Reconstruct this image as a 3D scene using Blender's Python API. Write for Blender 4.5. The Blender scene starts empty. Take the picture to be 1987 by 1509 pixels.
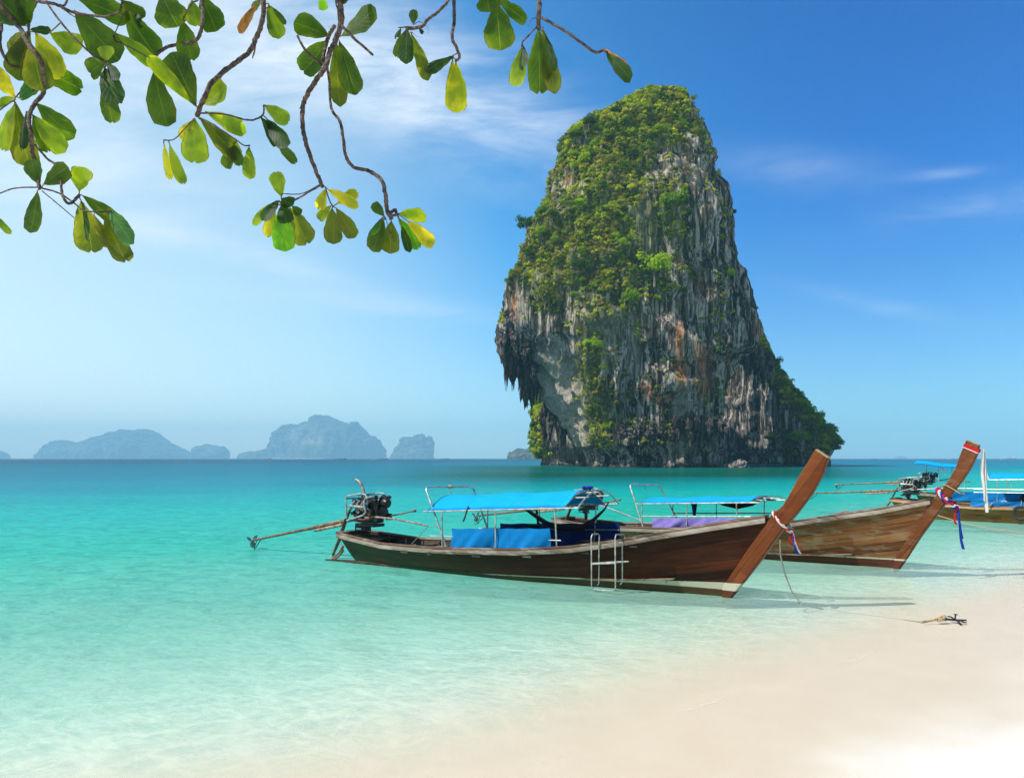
import bpy, math, random
import numpy as np
from mathutils import Vector, Matrix
random.seed(7); RNG = np.random.default_rng(11)
SC = bpy.context.scene; COL = SC.collection
R = math.radians
# ------------------------------------------------------------------ camera
FPX = 1560.0; CX = 993.5; HY = 889.0; EYE = 2.4
cam = bpy.data.cameras.new('camera'); camo = bpy.data.objects.new('camera', cam); COL.objects.link(camo)
cam.sensor_width = 36; cam.lens = 36*FPX/1987; cam.shift_y = (HY-754.5)/1987
cam.clip_start = .05; cam.clip_end = 30000
camo.location = (0, 0, EYE); camo.rotation_euler = (R(90), 0, 0); SC.camera = camo
# ------------------------------------------------------------------ sun, sky, exposure
SUN = Vector((-.56, -.24, .79)).normalized()
el = math.asin(SUN.z)
sl = bpy.data.lights.new('sun', 'SUN'); so = bpy.data.objects.new('sun', sl); COL.objects.link(so)
sl.energy = 5.0; sl.angle = R(.5); sl.color = (1, .965, .90)
so.rotation_euler = SUN.to_track_quat('Z', 'Y').to_euler(); so.location = (0, 0, 60)
SC.view_settings.view_transform = 'Standard'; SC.view_settings.look = 'None'
SC.view_settings.exposure = 0.25; SC.view_settings.gamma = 1
SC.cycles.use_denoising = True
try: SC.cycles.denoiser = 'OPENIMAGEDENOISE'; SC.cycles.denoising_input_passes = 'RGB_ALBEDO_NORMAL'; SC.cycles.denoising_prefilter = 'FAST'
except Exception: pass
SC.cycles.max_bounces = 8; SC.cycles.diffuse_bounces = 3; SC.cycles.glossy_bounces = 3
SC.cycles.transmission_bounces = 4; SC.cycles.transparent_max_bounces = 16; SC.cycles.volume_bounces = 1
SC.cycles.sample_clamp_indirect = 6

# ------------------------------------------------------------------ node helpers
def newmat(name):
    m = bpy.data.materials.new(name); m.use_nodes = True
    nt = m.node_tree; nt.nodes.clear()
    out = nt.nodes.new('ShaderNodeOutputMaterial')
    return m, nt, out
def setin(nt, sock, v):
    if v is None: return
    if isinstance(v, bpy.types.NodeSocket): nt.links.new(v, sock)
    elif isinstance(v, (tuple, list)) and len(v) == 3 and sock.type == 'RGBA': sock.default_value = (*v, 1)
    else: sock.default_value = v
def nd(nt, typ, ins=None, **props):
    n = nt.nodes.new('ShaderNode'+typ)
    for k, v in props.items(): setattr(n, k, v)
    for k, v in (ins or {}).items(): setin(nt, n.inputs[k], v)
    return n
def mth(nt, op, a, b=None, c=None, clamp=False):
    n = nd(nt, 'Math', operation=op, use_clamp=clamp)
    setin(nt, n.inputs[0], a); setin(nt, n.inputs[1], b); setin(nt, n.inputs[2], c)
    return n.outputs[0]
def mix(nt, f, a, b, blend='MIX'):
    n = nd(nt, 'Mix', data_type='RGBA', blend_type=blend)
    setin(nt, n.inputs[0], f); setin(nt, n.inputs[6], a); setin(nt, n.inputs[7], b)
    return n.outputs[2]
def ramp(nt, f, stops, interp='LINEAR'):
    n = nt.nodes.new('ShaderNodeValToRGB'); cr = n.color_ramp; cr.interpolation = interp
    while len(cr.elements) < len(stops): cr.elements.new(.5)
    for e, (p, c) in zip(cr.elements, stops):
        e.position = p; e.color = (c, c, c, 1) if isinstance(c, (int, float)) else (*c, 1)
    setin(nt, n.inputs[0], f); return n.outputs[0]
def smooth(nt, v, a, b, lo=0., hi=1.):
    n = nd(nt, 'MapRange', interpolation_type='SMOOTHSTEP')
    for i, x in enumerate((v, a, b, lo, hi)): setin(nt, n.inputs[i], x)
    return n.outputs[0]
def coords(nt, kind='Object', scale=(1, 1, 1), loc=(0, 0, 0), rot=(0, 0, 0)):
    tc = nd(nt, 'TexCoord')
    mp = nd(nt, 'Mapping', {0: tc.outputs[kind], 1: loc, 2: rot, 3: scale}); return mp.outputs[0]
def noise(nt, vec, scale, detail=4, rough=.55, dist=0.):
    n = nd(nt, 'TexNoise', {'Vector': vec, 'Scale': scale, 'Detail': detail, 'Roughness': rough, 'Distortion': dist})
    return n.outputs[0]
def bump(nt, h, strength=.5, dist=.02, normal=None):
    n = nd(nt, 'Bump', {'Height': h, 'Strength': strength, 'Distance': dist})
    if normal is not None: setin(nt, n.inputs['Normal'], normal)
    return n.outputs[0]
def attr(nt, name, out='Fac'): return nd(nt, 'Attribute', attribute_name=name).outputs[out]
def principled(nt, out, base, rough=.6, metal=0., normal=None, **kw):
    p = nd(nt, 'BsdfPrincipled')
    setin(nt, p.inputs['Base Color'], base); setin(nt, p.inputs['Roughness'], rough); setin(nt, p.inputs['Metallic'], metal)
    if normal is not None: setin(nt, p.inputs['Normal'], normal)
    for k, v in kw.items(): setin(nt, p.inputs[k.replace('_', ' ')], v)
    nt.links.new(p.outputs[0], out.inputs[0]); return p
def sep(nt, v): return nd(nt, 'SeparateXYZ', {0: v}).outputs

# ------------------------------------------------------------------ world
W = bpy.data.worlds.new('World'); SC.world = W; W.use_nodes = True
nt = W.node_tree; nt.nodes.clear()
wo = nt.nodes.new('ShaderNodeOutputWorld'); bg = nt.nodes.new('ShaderNodeBackground')
sky = nd(nt, 'TexSky', sky_type='NISHITA', sun_disc=False, sun_elevation=el, sun_rotation=math.atan2(SUN.x, SUN.y), air_density=1.0, dust_density=.4, ozone_density=1.6, altitude=0)
gen = nd(nt, 'TexCoord').outputs['Generated']
gx, gy, gz = sep(nt, gen)
# a polarised sky: it deepens away from the sun's side and pales toward it
side = smooth(nt, mth(nt, 'ADD', gx, mth(nt, 'MULTIPLY', gz, .15)), -.62, .50)
tintc = ramp(nt, side, [(0, (2.7, 2.35, 1.8)), (.3, (1.95, 2.05, 1.75)), (.62, (.20, 1.08, 1.62)), (1, (.0, .50, 1.28))])
tinth = ramp(nt, side, [(0, (1.75, 1.65, 1.6)), (.5, (1.15, 1.4, 1.55)), (1, (.55, .95, 1.2))])
elev = smooth(nt, gz, -.02, .34)
tint_ = mix(nt, smooth(nt, gz, .48, .85), mix(nt, elev, tinth, tintc), (.42, .62, .9))
tint_ = mix(nt, smooth(nt, gy, .1, -.5), tint_, (.42, .52, .68))
skyc = mix(nt, 1.0, sky.outputs[0], tint_, 'MULTIPLY')
# high thin cloud, in direction space
yy = mth(nt, 'MAXIMUM', gy, .12)
tx = mth(nt, 'DIVIDE', gx, yy); tz = mth(nt, 'DIVIDE', gz, yy)
comb = nd(nt, 'CombineXYZ', {0: tx, 1: tz, 2: 0.}).outputs[0]
def blob(px, py, rx, ry, rot=0., amp=1.):
    u = mth(nt, 'SUBTRACT', tx, (px-CX)/FPX); v = mth(nt, 'SUBTRACT', tz, (HY-py)/FPX)
    c, s = math.cos(rot), math.sin(rot)
    a = mth(nt, 'ADD', mth(nt, 'MULTIPLY', u, c*FPX/rx), mth(nt, 'MULTIPLY', v, -s*FPX/rx))
    b = mth(nt, 'ADD', mth(nt, 'MULTIPLY', u, s*FPX/ry), mth(nt, 'MULTIPLY', v, c*FPX/ry))
    d = mth(nt, 'ADD', mth(nt, 'MULTIPLY', a, a), mth(nt, 'MULTIPLY', b, b))
    return mth(nt, 'MULTIPLY', mth(nt, 'POWER', 2.718, mth(nt, 'MULTIPLY', d, -1.)), amp)
mask = None
for bl in [(560, 60, 300, 130, .1, .9), (840, 190, 270, 110, .38, 1.0), (330, 170, 330, 170, 0, .8), (1080, 250, 150, 50, .35, .5), (380, 470, 300, 26, .26, .75),
           (720, 590, 260, 20, .1, .55), (1820, 340, 80, 12, -.1, .4), (1900, 400, 210, 30, -.16, .42), (1700, 590, 150, 16, .2, .3), (60, 330, 300, 90, .1, .8), (1560, 330, 160, 40, .1, .3)]:
    b_ = blob(*bl); mask = b_ if mask is None else mth(nt, 'ADD', mask, b_)
mp = nd(nt, 'Mapping', {0: comb, 2: (0, 0, -.22), 3: (2.2, 8.5, 1)}).outputs[0]
n1 = noise(nt, mp, 1.6, 8, .62, .6)
mp2 = nd(nt, 'Mapping', {0: comb, 2: (0, 0, .35), 3: (5, 14, 1)}).outputs[0]
n2 = noise(nt, mp2, 2.0, 6, .6, .3)
cl = mth(nt, 'MULTIPLY', mask, smooth(nt, mth(nt, 'ADD', mth(nt, 'MULTIPLY', n1, .75), mth(nt, 'MULTIPLY', n2, .25)), .26, .78))
cl = mth(nt, 'MULTIPLY', cl, .85, clamp=True)
skyc = mix(nt, cl, skyc, (8.2, 8.9, 9.6))
setin(nt, bg.inputs[0], skyc); bg.inputs[1].default_value = .1
nt.links.new(bg.outputs[0], wo.inputs[0])

# ------------------------------------------------------------------ object helpers
def tag(o, label=None, cat=None, group=None, kind=None):
    if label: o['label'] = label
    if cat: o['category'] = cat
    if group: o['group'] = group
    if kind: o['kind'] = kind
    return o
def empty(name, loc=(0, 0, 0), rz=0., parent=None):
    o = bpy.data.objects.new(name, None); COL.objects.link(o); o.location = loc; o.rotation_euler = (0, 0, rz)
    o.empty_display_size = .1
    if parent: o.parent = parent
    return o
def npmesh(name, v, quads=None, tris=None, mat=None, parent=None, smooth=False, attrs=None, uv=None):
    """v (n,3); quads (m,4); tris (k,3); attrs {name: (n,) float or (n,4) colour}"""
    me = bpy.data.meshes.new(name); v = np.asarray(v, np.float32)
    me.vertices.add(len(v)); me.vertices.foreach_set('co', v.ravel())
    loops = []; starts = []; tot = 0
    if quads is not None and len(quads):
        q = np.asarray(quads, np.int32); loops.append(q.ravel()); starts.append(np.arange(len(q))*4); tot += q.size
    if tris is not None and len(tris):
        t = np.asarray(tris, np.int32); loops.append(t.ravel()); starts.append(np.arange(len(t))*3+tot)
    loops = np.concatenate(loops); starts = np.concatenate(starts).astype(np.int32)
    me.loops.add(len(loops)); me.loops.foreach_set('vertex_index', loops)
    me.polygons.add(len(starts)); me.polygons.foreach_set('loop_start', starts)
    if smooth: me.polygons.foreach_set('use_smooth', np.ones(len(starts), bool))
    me.update(calc_edges=True); me.validate()
    for k, a in (attrs or {}).items():
        a = np.asarray(a, np.float32)
        if a.ndim == 1: me.attributes.new(k, 'FLOAT', 'POINT').data.foreach_set('value', a)
        else: me.attributes.new(k, 'FLOAT_COLOR', 'POINT').data.foreach_set('color', a.ravel())
    if uv is not None:
        l = me.uv_layers.new(name='UVMap'); l.data.foreach_set('uv', np.asarray(uv, np.float32)[loops].ravel())
    if mat: me.materials.append(mat)
    o = bpy.data.objects.new(name, me); COL.objects.link(o)
    if parent: o.parent = parent
    return o
def gridquads(nr, nc, wrap=False):
    r = np.arange(nr-1)[:, None]; c = np.arange(nc if wrap else nc-1)[None, :]
    a = r*nc+c; b = r*nc+(c+1) % nc
    return np.stack([a, b, b+nc, a+nc], -1).reshape(-1, 4)
class MB:
    """collects simple shapes, each bevelled or swept, into ONE mesh"""
    def __init__(s): s.v = []; s.f = []
    def add(s, vs, fs):
        n = len(s.v); s.v += [tuple(x) for x in vs]; s.f += [tuple(i+n for i in f) for f in fs]; return s
    def box(s, c, size, M=None, ch=.12):
        """box with chamfered vertical and horizontal edges"""
        x, y, z = [d/2 for d in size]; b = min(x, y, z)*ch*2
        vs = []
        for zz, k in ((-z, b), (-z+b, 0), (z-b, 0), (z, b)):
            X, Y = x-k, y-k
            vs += [(X-b, -Y, zz), (X, -Y+b, zz), (X, Y-b, zz), (X-b, Y, zz), (-X+b, Y, zz), (-X, Y-b, zz), (-X, -Y+b, zz), (-X+b, -Y, zz)]
        fs = [tuple(range(7, -1, -1)), tuple(range(24, 32))]
        for r in range(3):
            for i in range(8):
                j = (i+1) % 8; fs.append((r*8+i, r*8+j, r*8+8+j, r*8+8+i))
        vs = [Vector(p) for p in vs]
        if M is not None: vs = [M @ p for p in vs]
        return s.add([p+Vector(c) for p in vs], fs)
    def tube(s, pts, r, n=8, cap=True, rn=None):
        pts = [Vector(p) for p in pts]; k = len(pts)
        rs = [r]*k if isinstance(r, (int, float)) else list(r)
        vs = []; up = None
        for i, p in enumerate(pts):
            d = (pts[min(i+1, k-1)]-pts[max(i-1, 0)]).normalized()
            if up is None: up = Vector((0, 0, 1)) if abs(d.z) < .9 else Vector((1, 0, 0))
            a = d.cross(up)
            if a.length < 1e-4: a = d.orthogonal()
            a.normalize(); b = a.cross(d).normalized(); up = b
            for j in range(n):
                t = 2*math.pi*j/n; rr = rs[i]*(1+(rn(i, j) if rn else 0)); vs.append(p+a*math.cos(t)*rr+b*math.sin(t)*rr)
        fs = [(i*n+j, i*n+(j+1) % n, (i+1)*n+(j+1) % n, (i+1)*n+j) for i in range(k-1) for j in range(n)]
        if cap: fs += [tuple(range(n-1, -1, -1)), tuple(range((k-1)*n, k*n))]
        return s.add(vs, fs)
    def disc(s, a, b, r, n=20, bev=.15):
        a, b = Vector(a), Vector(b); h = (b-a).length*bev; d = (b-a).normalized()
        return s.tube([a, a+d*1e-4, a+d*h, b-d*h, b-d*1e-4, b], [r*.9, r*.92, r, r, r*.92, r*.9], n)
    def torus(s, c, R_, r, axis=(0, 1, 0), n=28, m=8, sx=1., sz=1.):
        ax = Vector(axis).normalized(); a = ax.orthogonal().normalized(); b = ax.cross(a); vs = []
        for i in range(n):
            t = 2*math.pi*i/n; d = a*math.cos(t)+b*math.sin(t)
            for j in range(m):
                q = 2*math.pi*j/m; vs.append(Vector(c)+d*(R_+r*math.cos(q))+ax*r*math.sin(q))
        fs = [(i*m+j, ((i+1) % n)*m+j, ((i+1) % n)*m+(j+1) % m, i*m+(j+1) % m) for i in range(n) for j in range(m)]
        return s.add(vs, fs)
    def prism(s, poly, t0, t1, ch=.012):
        """poly in (x, z), extruded along y from t0 to t1 with chamfered rim"""
        n = len(poly); c = Vector((sum(p[0] for p in poly)/n, sum(p[1] for p in poly)/n)); vs = []
        pin = []
        for i in range(n):
            p0, p1, p2 = [Vector(poly[(i+k) % n]) for k in (-1, 0, 1)]
            e = ((p1-p0).normalized()+(p1-p2).normalized()); nrm = Vector((-(p2-p0).y, (p2-p0).x)).normalized()
            if nrm.dot(c-p1) < 0: nrm = -nrm
            pin.append(p1+nrm*ch)
        for y, pp in ((t0, pin), (t0+ch*(1 if t1 > t0 else -1), [Vector(p) for p in poly]), (t1-ch*(1 if t1 > t0 else -1), [Vector(p) for p in poly]), (t1, pin)):
            vs += [(p.x, y, p.y) for p in pp]
        fs = [tuple(range(n)), tuple(range(4*n-1, 3*n-1, -1))]
        for r in range(3):
            for i in range(n):
                j = (i+1) % n; fs.append((r*n+i, r*n+n+i, r*n+n+j, r*n+j))
        return s.add(vs, fs)
    def build(s, name, mat, parent=None, smooth=False):
        me = bpy.data.meshes.new(name); me.from_pydata([tuple(p) for p in s.v], [], s.f); me.validate()
        me.materials.append(mat)
        import bmesh
        b = bmesh.new(); b.from_mesh(me); bmesh.ops.recalc_face_normals(b, faces=b.faces); b.to_mesh(me); b.free()
        if smooth:
            me.polygons.foreach_set('use_smooth', [True]*len(me.polygons))
            if hasattr(me, 'set_sharp_from_angle'): me.set_sharp_from_angle(angle=R(38))
        o = bpy.data.objects.new(name, me); COL.objects.link(o)
        if parent: o.parent = parent
        return o
# ------------------------------------------------------------------ numpy noise
def _h(i, j, k, seed):
    n = (i.astype(np.int64)*374761393+j.astype(np.int64)*668265263+k.astype(np.int64)*1274126177+seed*974634777) & 0xffffffff
    n = ((n ^ (n >> 13))*1274126177) & 0xffffffff
    n = ((n ^ (n >> 15))*2246822519) & 0xffffffff
    return ((n ^ (n >> 16)) & 0xffffff)/float(0xffffff)
def vn(x, y, z, seed=0):
    x = np.asarray(x, float); y = np.asarray(y, float)+x*0; z = np.asarray(z, float)+x*0
    i, j, k = np.floor(x), np.floor(y), np.floor(z); fx, fy, fz = x-i, y-j, z-k
    fx, fy, fz = [t*t*t*(t*(t*6-15)+10) for t in (fx, fy, fz)]
    r = 0
    for a in (0, 1):
        for b in (0, 1):
            for c in (0, 1):
                w = (fx if a else 1-fx)*(fy if b else 1-fy)*(fz if c else 1-fz)
                r = r+w*_h(i+a, j+b, k+c, seed)
    return r*2-1
def fbm(x, y, z, octv=4, seed=0, gain=.5, lac=2.03):
    r = 0; a = 1; s = 0
    for o in range(octv):
        r = r+a*vn(x, y, z, seed+o*17); s += a; a *= gain; x, y, z = x*lac+3.1, y*lac+1.7, z*lac+5.3
    return r/s
def sstep(v, a, b): t = np.clip((v-a)/(b-a), 0, 1); return t*t*(3-2*t)

# ------------------------------------------------------------------ ground and water
EM = np.array([-.65, .76]); P0 = np.array([-.18, 5.83])
def offshore(x, y):
    s = (x-P0[0])*EM[0]+(y-P0[1])*EM[1]; al = (x-P0[0])*.76+(y-P0[1])*.65
    near = np.exp(-(s/14)**2)
    return s+near*(.28*vn(al/5.6, s*.05, 0, 3)+.10*vn(al/1.3, s*.2, 2, 5))+.9*np.clip((al-6)/8, -1, 2)*np.exp(-(s/9)**2)*.6
def ground_z(x, y):
    s = offshore(x, y)
    up = -s
    z = np.where(s > 0, -(.055*np.clip(s, 0, 12)+.07*np.clip(s-12, 0, 60)+.004*np.clip(s-72, 0, 1e9)),
                 (.034*np.clip(up, 0, 2)+.06*np.clip(up-2, 0, 5))+.075*np.clip(up-7, 0, 14)+.01*np.clip(up-21, 0, 300))
    z = np.maximum(z, -6.)
    z = z+.012*fbm(x/1.3, y/1.3, 0, 3, 9)*sstep(s, -1.5, -5)+.03*vn(x/5, y/5, 1, 4)*sstep(s, -2, -8)
    return z
def axis(n, near, far):
    t = np.linspace(-1, 1, n); return np.sign(t)*(near*np.abs(t)*1.0+(far-near)*np.abs(t)**6)
gxs = axis(361, 46, 9000); gys = np.concatenate([-axis(61, 30, 3000)[31:][::-1], np.linspace(0, 45, 260), 45+np.linspace(0, 1, 110)[1:]**4*9000])
GX, GY = np.meshgrid(gxs, gys)
GZ = ground_z(GX, GY)
m, nt, out = newmat('sand')
co = coords(nt); px_, py_, pz_ = sep(nt, co)
wl = mth(nt, 'ADD', pz_, mth(nt, 'MULTIPLY', mth(nt, 'SUBTRACT', noise(nt, co, .5, 3), .5), .07))
wet = smooth(nt, wl, .035, .095, 1., 0.)
g1 = noise(nt, co, 160, 3, .7); g2 = noise(nt, co, 2.2, 4)
dry = mix(nt, g1, (.68, .655, .585), (.79, .765, .70))
dry = mix(nt, mth(nt, 'MULTIPLY', mth(nt, 'MULTIPLY', smooth(nt, noise(nt, co, 16, 4, .7), .63, .67), smooth(nt, noise(nt, co, .9, 2), .5, .62)), .75), dry, (.62, .5, .37))
wetc = mix(nt, g2, (.61, .50, .355), (.68, .575, .42))
under = smooth(nt, pz_, -.02, -.22)
c = mix(nt, wet, dry, wetc); c = mix(nt, under, c, mix(nt, g2, (.80, .745, .62), (.90, .85, .73)))
rip = nd(nt, 'TexWave', {'Vector': co, 'Scale': 2.6, 'Distortion': 7, 'Detail': 3, 'Detail Scale': 1.3}, wave_type='BANDS', bands_direction='DIAGONAL')
hgt = mth(nt, 'ADD', mth(nt, 'MULTIPLY', g1, .2), mth(nt, 'MULTIPLY', noise(nt, co, 7, 5, .6), mth(nt, 'SUBTRACT', 1., wet)))
fp = nd(nt, 'TexVoronoi', {'Vector': co, 'Scale': 2.3}, feature='SMOOTH_F1').outputs[0]
hgt = mth(nt, 'ADD', hgt, mth(nt, 'MULTIPLY', mth(nt, 'MULTIPLY', smooth(nt, fp, .12, .30), smooth(nt, pz_, .10, .22)), 1.6))
hgt = mth(nt, 'ADD', hgt, mth(nt, 'MULTIPLY', rip.outputs[1], mth(nt, 'MULTIPLY', under, .3)))
principled(nt, out, c, mix(nt, wet, (.9,)*3, (.42,)*3), normal=bump(nt, hgt, .5, .03))
ground = npmesh('beach_sand', np.stack([GX, GY, GZ], -1).reshape(-1, 3), gridquads(*GX.shape), mat=m, smooth=True)
tag(ground, kind='structure')

S_ = offshore(GX, GY)
sub = (S_ > -3)
wxs = np.concatenate([-(np.linspace(0, 1, 90)[1:][::-1]**5*8900+60*np.linspace(0, 1, 90)[1:][::-1]), np.linspace(0, 30, 150), 30+np.linspace(0, 1, 60)[1:]**4*8900])
wys = np.concatenate([np.linspace(-40, 2, 30), np.linspace(2.3, 32, 170), 32+np.linspace(0, 1, 120)[1:]**4.2*9050])
WX, WY = np.meshgrid(wxs, wys); WS = offshore(WX, WY)
# wavelets: a few centimetres of real relief near the camera
rel = .012*fbm(WX/1.1, WY/.5, 0, 3, 21)*np.exp(-np.hypot(WX, WY)/30)*sstep(WS, .3, 5)
m, nt, out = newmat('sea_water')
co = coords(nt); off = attr(nt, 'offshore'); reef = attr(nt, 'reef')  # 'reef' holds the mask of the tower's painted reflection
offn = mth(nt, 'MULTIPLY', mth(nt, 'MAXIMUM', off, 0.), mth(nt, 'ADD', 1., mth(nt, 'MULTIPLY', mth(nt, 'SUBTRACT', noise(nt, nd(nt, 'Mapping', {0: co, 3: (.35, 1., 1)}).outputs[0], .09, 4, .6), .5), .6)))
t = mth(nt, 'DIVIDE', mth(nt, 'LOGARITHM', mth(nt, 'ADD', offn, 1.), 10.), 3.3)
body = ramp(nt, t, [(0, (.78, .73, .61)), (.06, (.78, .76, .63)), (.12, (.74, .82, .68)), (.19, (.52, .76, .62)), (.29, (.195, .57, .44)), (.385, (.030, .46, .345)), (.47, (.006, .37, .34)),
                    (.55, (.004, .23, .29)), (.63, (.004, .17, .25)), (.73, (.004, .135, .215)), (.84, (.003, .075, .14)), (1, (.002, .05, .10))])
body = mix(nt, reef, body, (.001, .075, .042))  # tower's dark green reflection painted into the body colour
opac = ramp(nt, t, [(0, 0.), (.10, .14), (.18, .30), (.27, .56), (.36, .82), (.45, .97), (.5, 1.)])
w1 = nd(nt, 'Mapping', {0: co, 2: (0, 0, .12), 3: (.7, 1, 1)}).outputs[0]
big = noise(nt, w1, .7, 3, .5, .4); mid = noise(nt, w1, 2.6, 4, .55, .5); fin = noise(nt, w1, 9., 3, .6, .3); huge = noise(nt, w1, .16, 3, .5)
wh = mth(nt, 'ADD', mth(nt, 'ADD', mth(nt, 'MULTIPLY', huge, 1.2), mth(nt, 'MULTIPLY', big, .8)), mth(nt, 'ADD', mth(nt, 'MULTIPLY', mid, .3), mth(nt, 'MULTIPLY', fin, .11)))
nearsh = smooth(nt, off, 0., 9., .4, 1.)
bnode = nd(nt, 'Bump', {'Height': wh, 'Strength': mth(nt, 'MULTIPLY', nearsh, smooth(nt, off, 35., 110., .9, .32)), 'Distance': .30})
# water thickness over crests and troughs changes how much of the body colour is seen
band = smooth(nt, mth(nt, 'ADD', mth(nt, 'MULTIPLY', mid, .6), mth(nt, 'ADD', mth(nt, 'MULTIPLY', big, .2), mth(nt, 'MULTIPLY', fin, .2))), .40, .54)
body = mix(nt, mth(nt, 'MULTIPLY', mth(nt, 'SUBTRACT', 1., band), smooth(nt, off, 2., 22., .2, .85)), body, mix(nt, 1., body, (.4, .74, .84), 'MULTIPLY'))
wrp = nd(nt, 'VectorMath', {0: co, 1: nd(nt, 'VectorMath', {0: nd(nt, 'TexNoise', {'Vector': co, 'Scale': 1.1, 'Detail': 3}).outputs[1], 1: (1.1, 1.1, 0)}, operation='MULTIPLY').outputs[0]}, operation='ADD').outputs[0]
# caustic net of bright and dim light painted into the transmission tint
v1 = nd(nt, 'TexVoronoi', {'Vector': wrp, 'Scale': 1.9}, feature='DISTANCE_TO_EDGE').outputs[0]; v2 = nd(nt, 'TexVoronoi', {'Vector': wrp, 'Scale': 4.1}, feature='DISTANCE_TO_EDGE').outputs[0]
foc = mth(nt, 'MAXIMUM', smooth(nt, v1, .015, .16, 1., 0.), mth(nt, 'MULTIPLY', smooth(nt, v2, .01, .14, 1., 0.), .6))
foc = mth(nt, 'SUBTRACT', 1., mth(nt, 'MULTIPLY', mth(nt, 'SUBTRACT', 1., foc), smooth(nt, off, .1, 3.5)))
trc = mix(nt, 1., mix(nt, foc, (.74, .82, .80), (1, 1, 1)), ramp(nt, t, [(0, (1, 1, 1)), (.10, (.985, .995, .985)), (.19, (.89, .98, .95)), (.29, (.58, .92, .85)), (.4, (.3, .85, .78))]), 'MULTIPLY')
fo = mth(nt, 'MULTIPLY', smooth(nt, mth(nt, 'ABSOLUTE', mth(nt, 'SUBTRACT', mth(nt, 'ADD', off, mth(nt, 'MULTIPLY', noise(nt, co, 1.1, 4), .5)), .42)), .0, .05, 1., 0.), smooth(nt, noise(nt, co, 14, 4, .7), .42, .62))
fo2 = mth(nt, 'MULTIPLY', smooth(nt, mth(nt, 'ABSOLUTE', mth(nt, 'SUBTRACT', mth(nt, 'ADD', off, mth(nt, 'MULTIPLY', noise(nt, co, .8, 4), 1.6)), 2.1)), .0, .07, 1., 0.), smooth(nt, noise(nt, co, 1.3, 3), .52, .62))
fo = mth(nt, 'MAXIMUM', mth(nt, 'MULTIPLY', fo, mth(nt, 'MULTIPLY', smooth(nt, noise(nt, co, .55, 3), .44, .62), .4)), mth(nt, 'MULTIPLY', fo2, .22)); body = mix(nt, fo, body, (.85, .87, .85)); opac = mth(nt, 'MAXIMUM', opac, fo)
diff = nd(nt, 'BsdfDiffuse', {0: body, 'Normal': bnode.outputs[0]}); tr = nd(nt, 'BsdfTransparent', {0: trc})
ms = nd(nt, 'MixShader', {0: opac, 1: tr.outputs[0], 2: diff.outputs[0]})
gl = nd(nt, 'BsdfGlossy', {'Color': (1, 1, 1, 1), 'Roughness': .12, 'Normal': bnode.outputs[0]}, distribution='GGX')
fr = nd(nt, 'Fresnel', {0: 1.33, 'Normal': bnode.outputs[0]})
frf = mth(nt, 'MULTIPLY', mth(nt, 'MINIMUM', fr.outputs[0], .38), mth(nt, 'MULTIPLY', smooth(nt, off, 0., 2.5, .0, 1.), .42))
ms2 = nd(nt, 'MixShader', {0: frf, 1: ms.outputs[0], 2: gl.outputs[0]})
nt.links.new(ms2.outputs[0], out.inputs[0])
uu_ = np.abs(WX-.165*WY)/(.19*np.abs(WY)+10)  # tower's dark green reflection, painted into the water colour
reflect_mask = np.clip(sstep(uu_, 1.5, .6)*sstep(WY, 48, 115)*sstep(WY, 300, 240)*(.92+.3*fbm(WX/30, WY/30, 0, 3, 8)), 0, 1)*.96
sea = npmesh('sea', np.stack([WX, WY, rel], -1).reshape(-1, 3), gridquads(*WX.shape), mat=m, smooth=True, attrs={'offshore': WS.ravel(), 'reef': reflect_mask.ravel()})
tag(sea, kind='structure')
# ------------------------------------------------------------------ limestone tower
def wpt(px, py, Y): return ((px-CX)/FPX*Y, Y, EYE+(HY-py)/FPX*Y)
def rockmat(name, dark, midc, light, stain=True, sc=1.):
    m, nt, out = newmat(name); co = coords(nt)
    st = nd(nt, 'Mapping', {0: co, 3: (.55*sc, .55*sc, .05*sc)}).outputs[0]
    st2 = nd(nt, 'Mapping', {0: co, 3: (2.4*sc, 2.4*sc, .16*sc)}).outputs[0]
    a = noise(nt, st, 1.0, 6, .62, .8); b = noise(nt, st2, 1.0, 5, .6, .4); c = noise(nt, co, .12*sc, 5, .6); f = noise(nt, co, 2.2*sc, 4, .6)
    f1 = smooth(nt, mth(nt, 'ADD', mth(nt, 'MULTIPLY', a, .5), mth(nt, 'MULTIPLY', b, .5)), .37, .60)
    col = ramp(nt, f1, [(0, dark), (.45, midc), (1, light)])
    col = mix(nt, smooth(nt, c, .55, .72), col, mix(nt, b, (.20, .15, .11), (.38, .31, .24)))
    col = mix(nt, smooth(nt, a, .58, .42, 0., .75), col, dark)
    if stain:
        s_ = attr(nt, 'stain'); p_ = attr(nt, 'pale'); v_ = attr(nt, 'moss'); d_ = attr(nt, 'wet')
        col = mix(nt, mth(nt, 'MULTIPLY', p_, smooth(nt, b, .3, .6, .6, 1.)), col, mix(nt, f, (.42, .36, .28), (.68, .60, .48)))
        col = mix(nt, mth(nt, 'MULTIPLY', s_, smooth(nt, mth(nt, 'ADD', mth(nt, 'MULTIPLY', a, .5), mth(nt, 'MULTIPLY', f, .5)), .38, .55)), col, mix(nt, b, (.50, .13, .03), (.72, .32, .10)))
        col = mix(nt, mth(nt, 'MULTIPLY', v_, smooth(nt, f, .35, .6, .5, .95)), col, mix(nt, f, (.13, .17, .03), (.34, .34, .09)))
        col = mix(nt, d_, col, (.022, .022, .024))
    h = mth(nt, 'ADD', mth(nt, 'MULTIPLY', b, 1.0), mth(nt, 'ADD', mth(nt, 'MULTIPLY', f, .5), mth(nt, 'MULTIPLY', noise(nt, co, 7*sc, 4, .65), .2)))
    principled(nt, out, col, .9, normal=bump(nt, h, 1., 1.1/sc), Specular_IOR_Level=.08); return m
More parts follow.
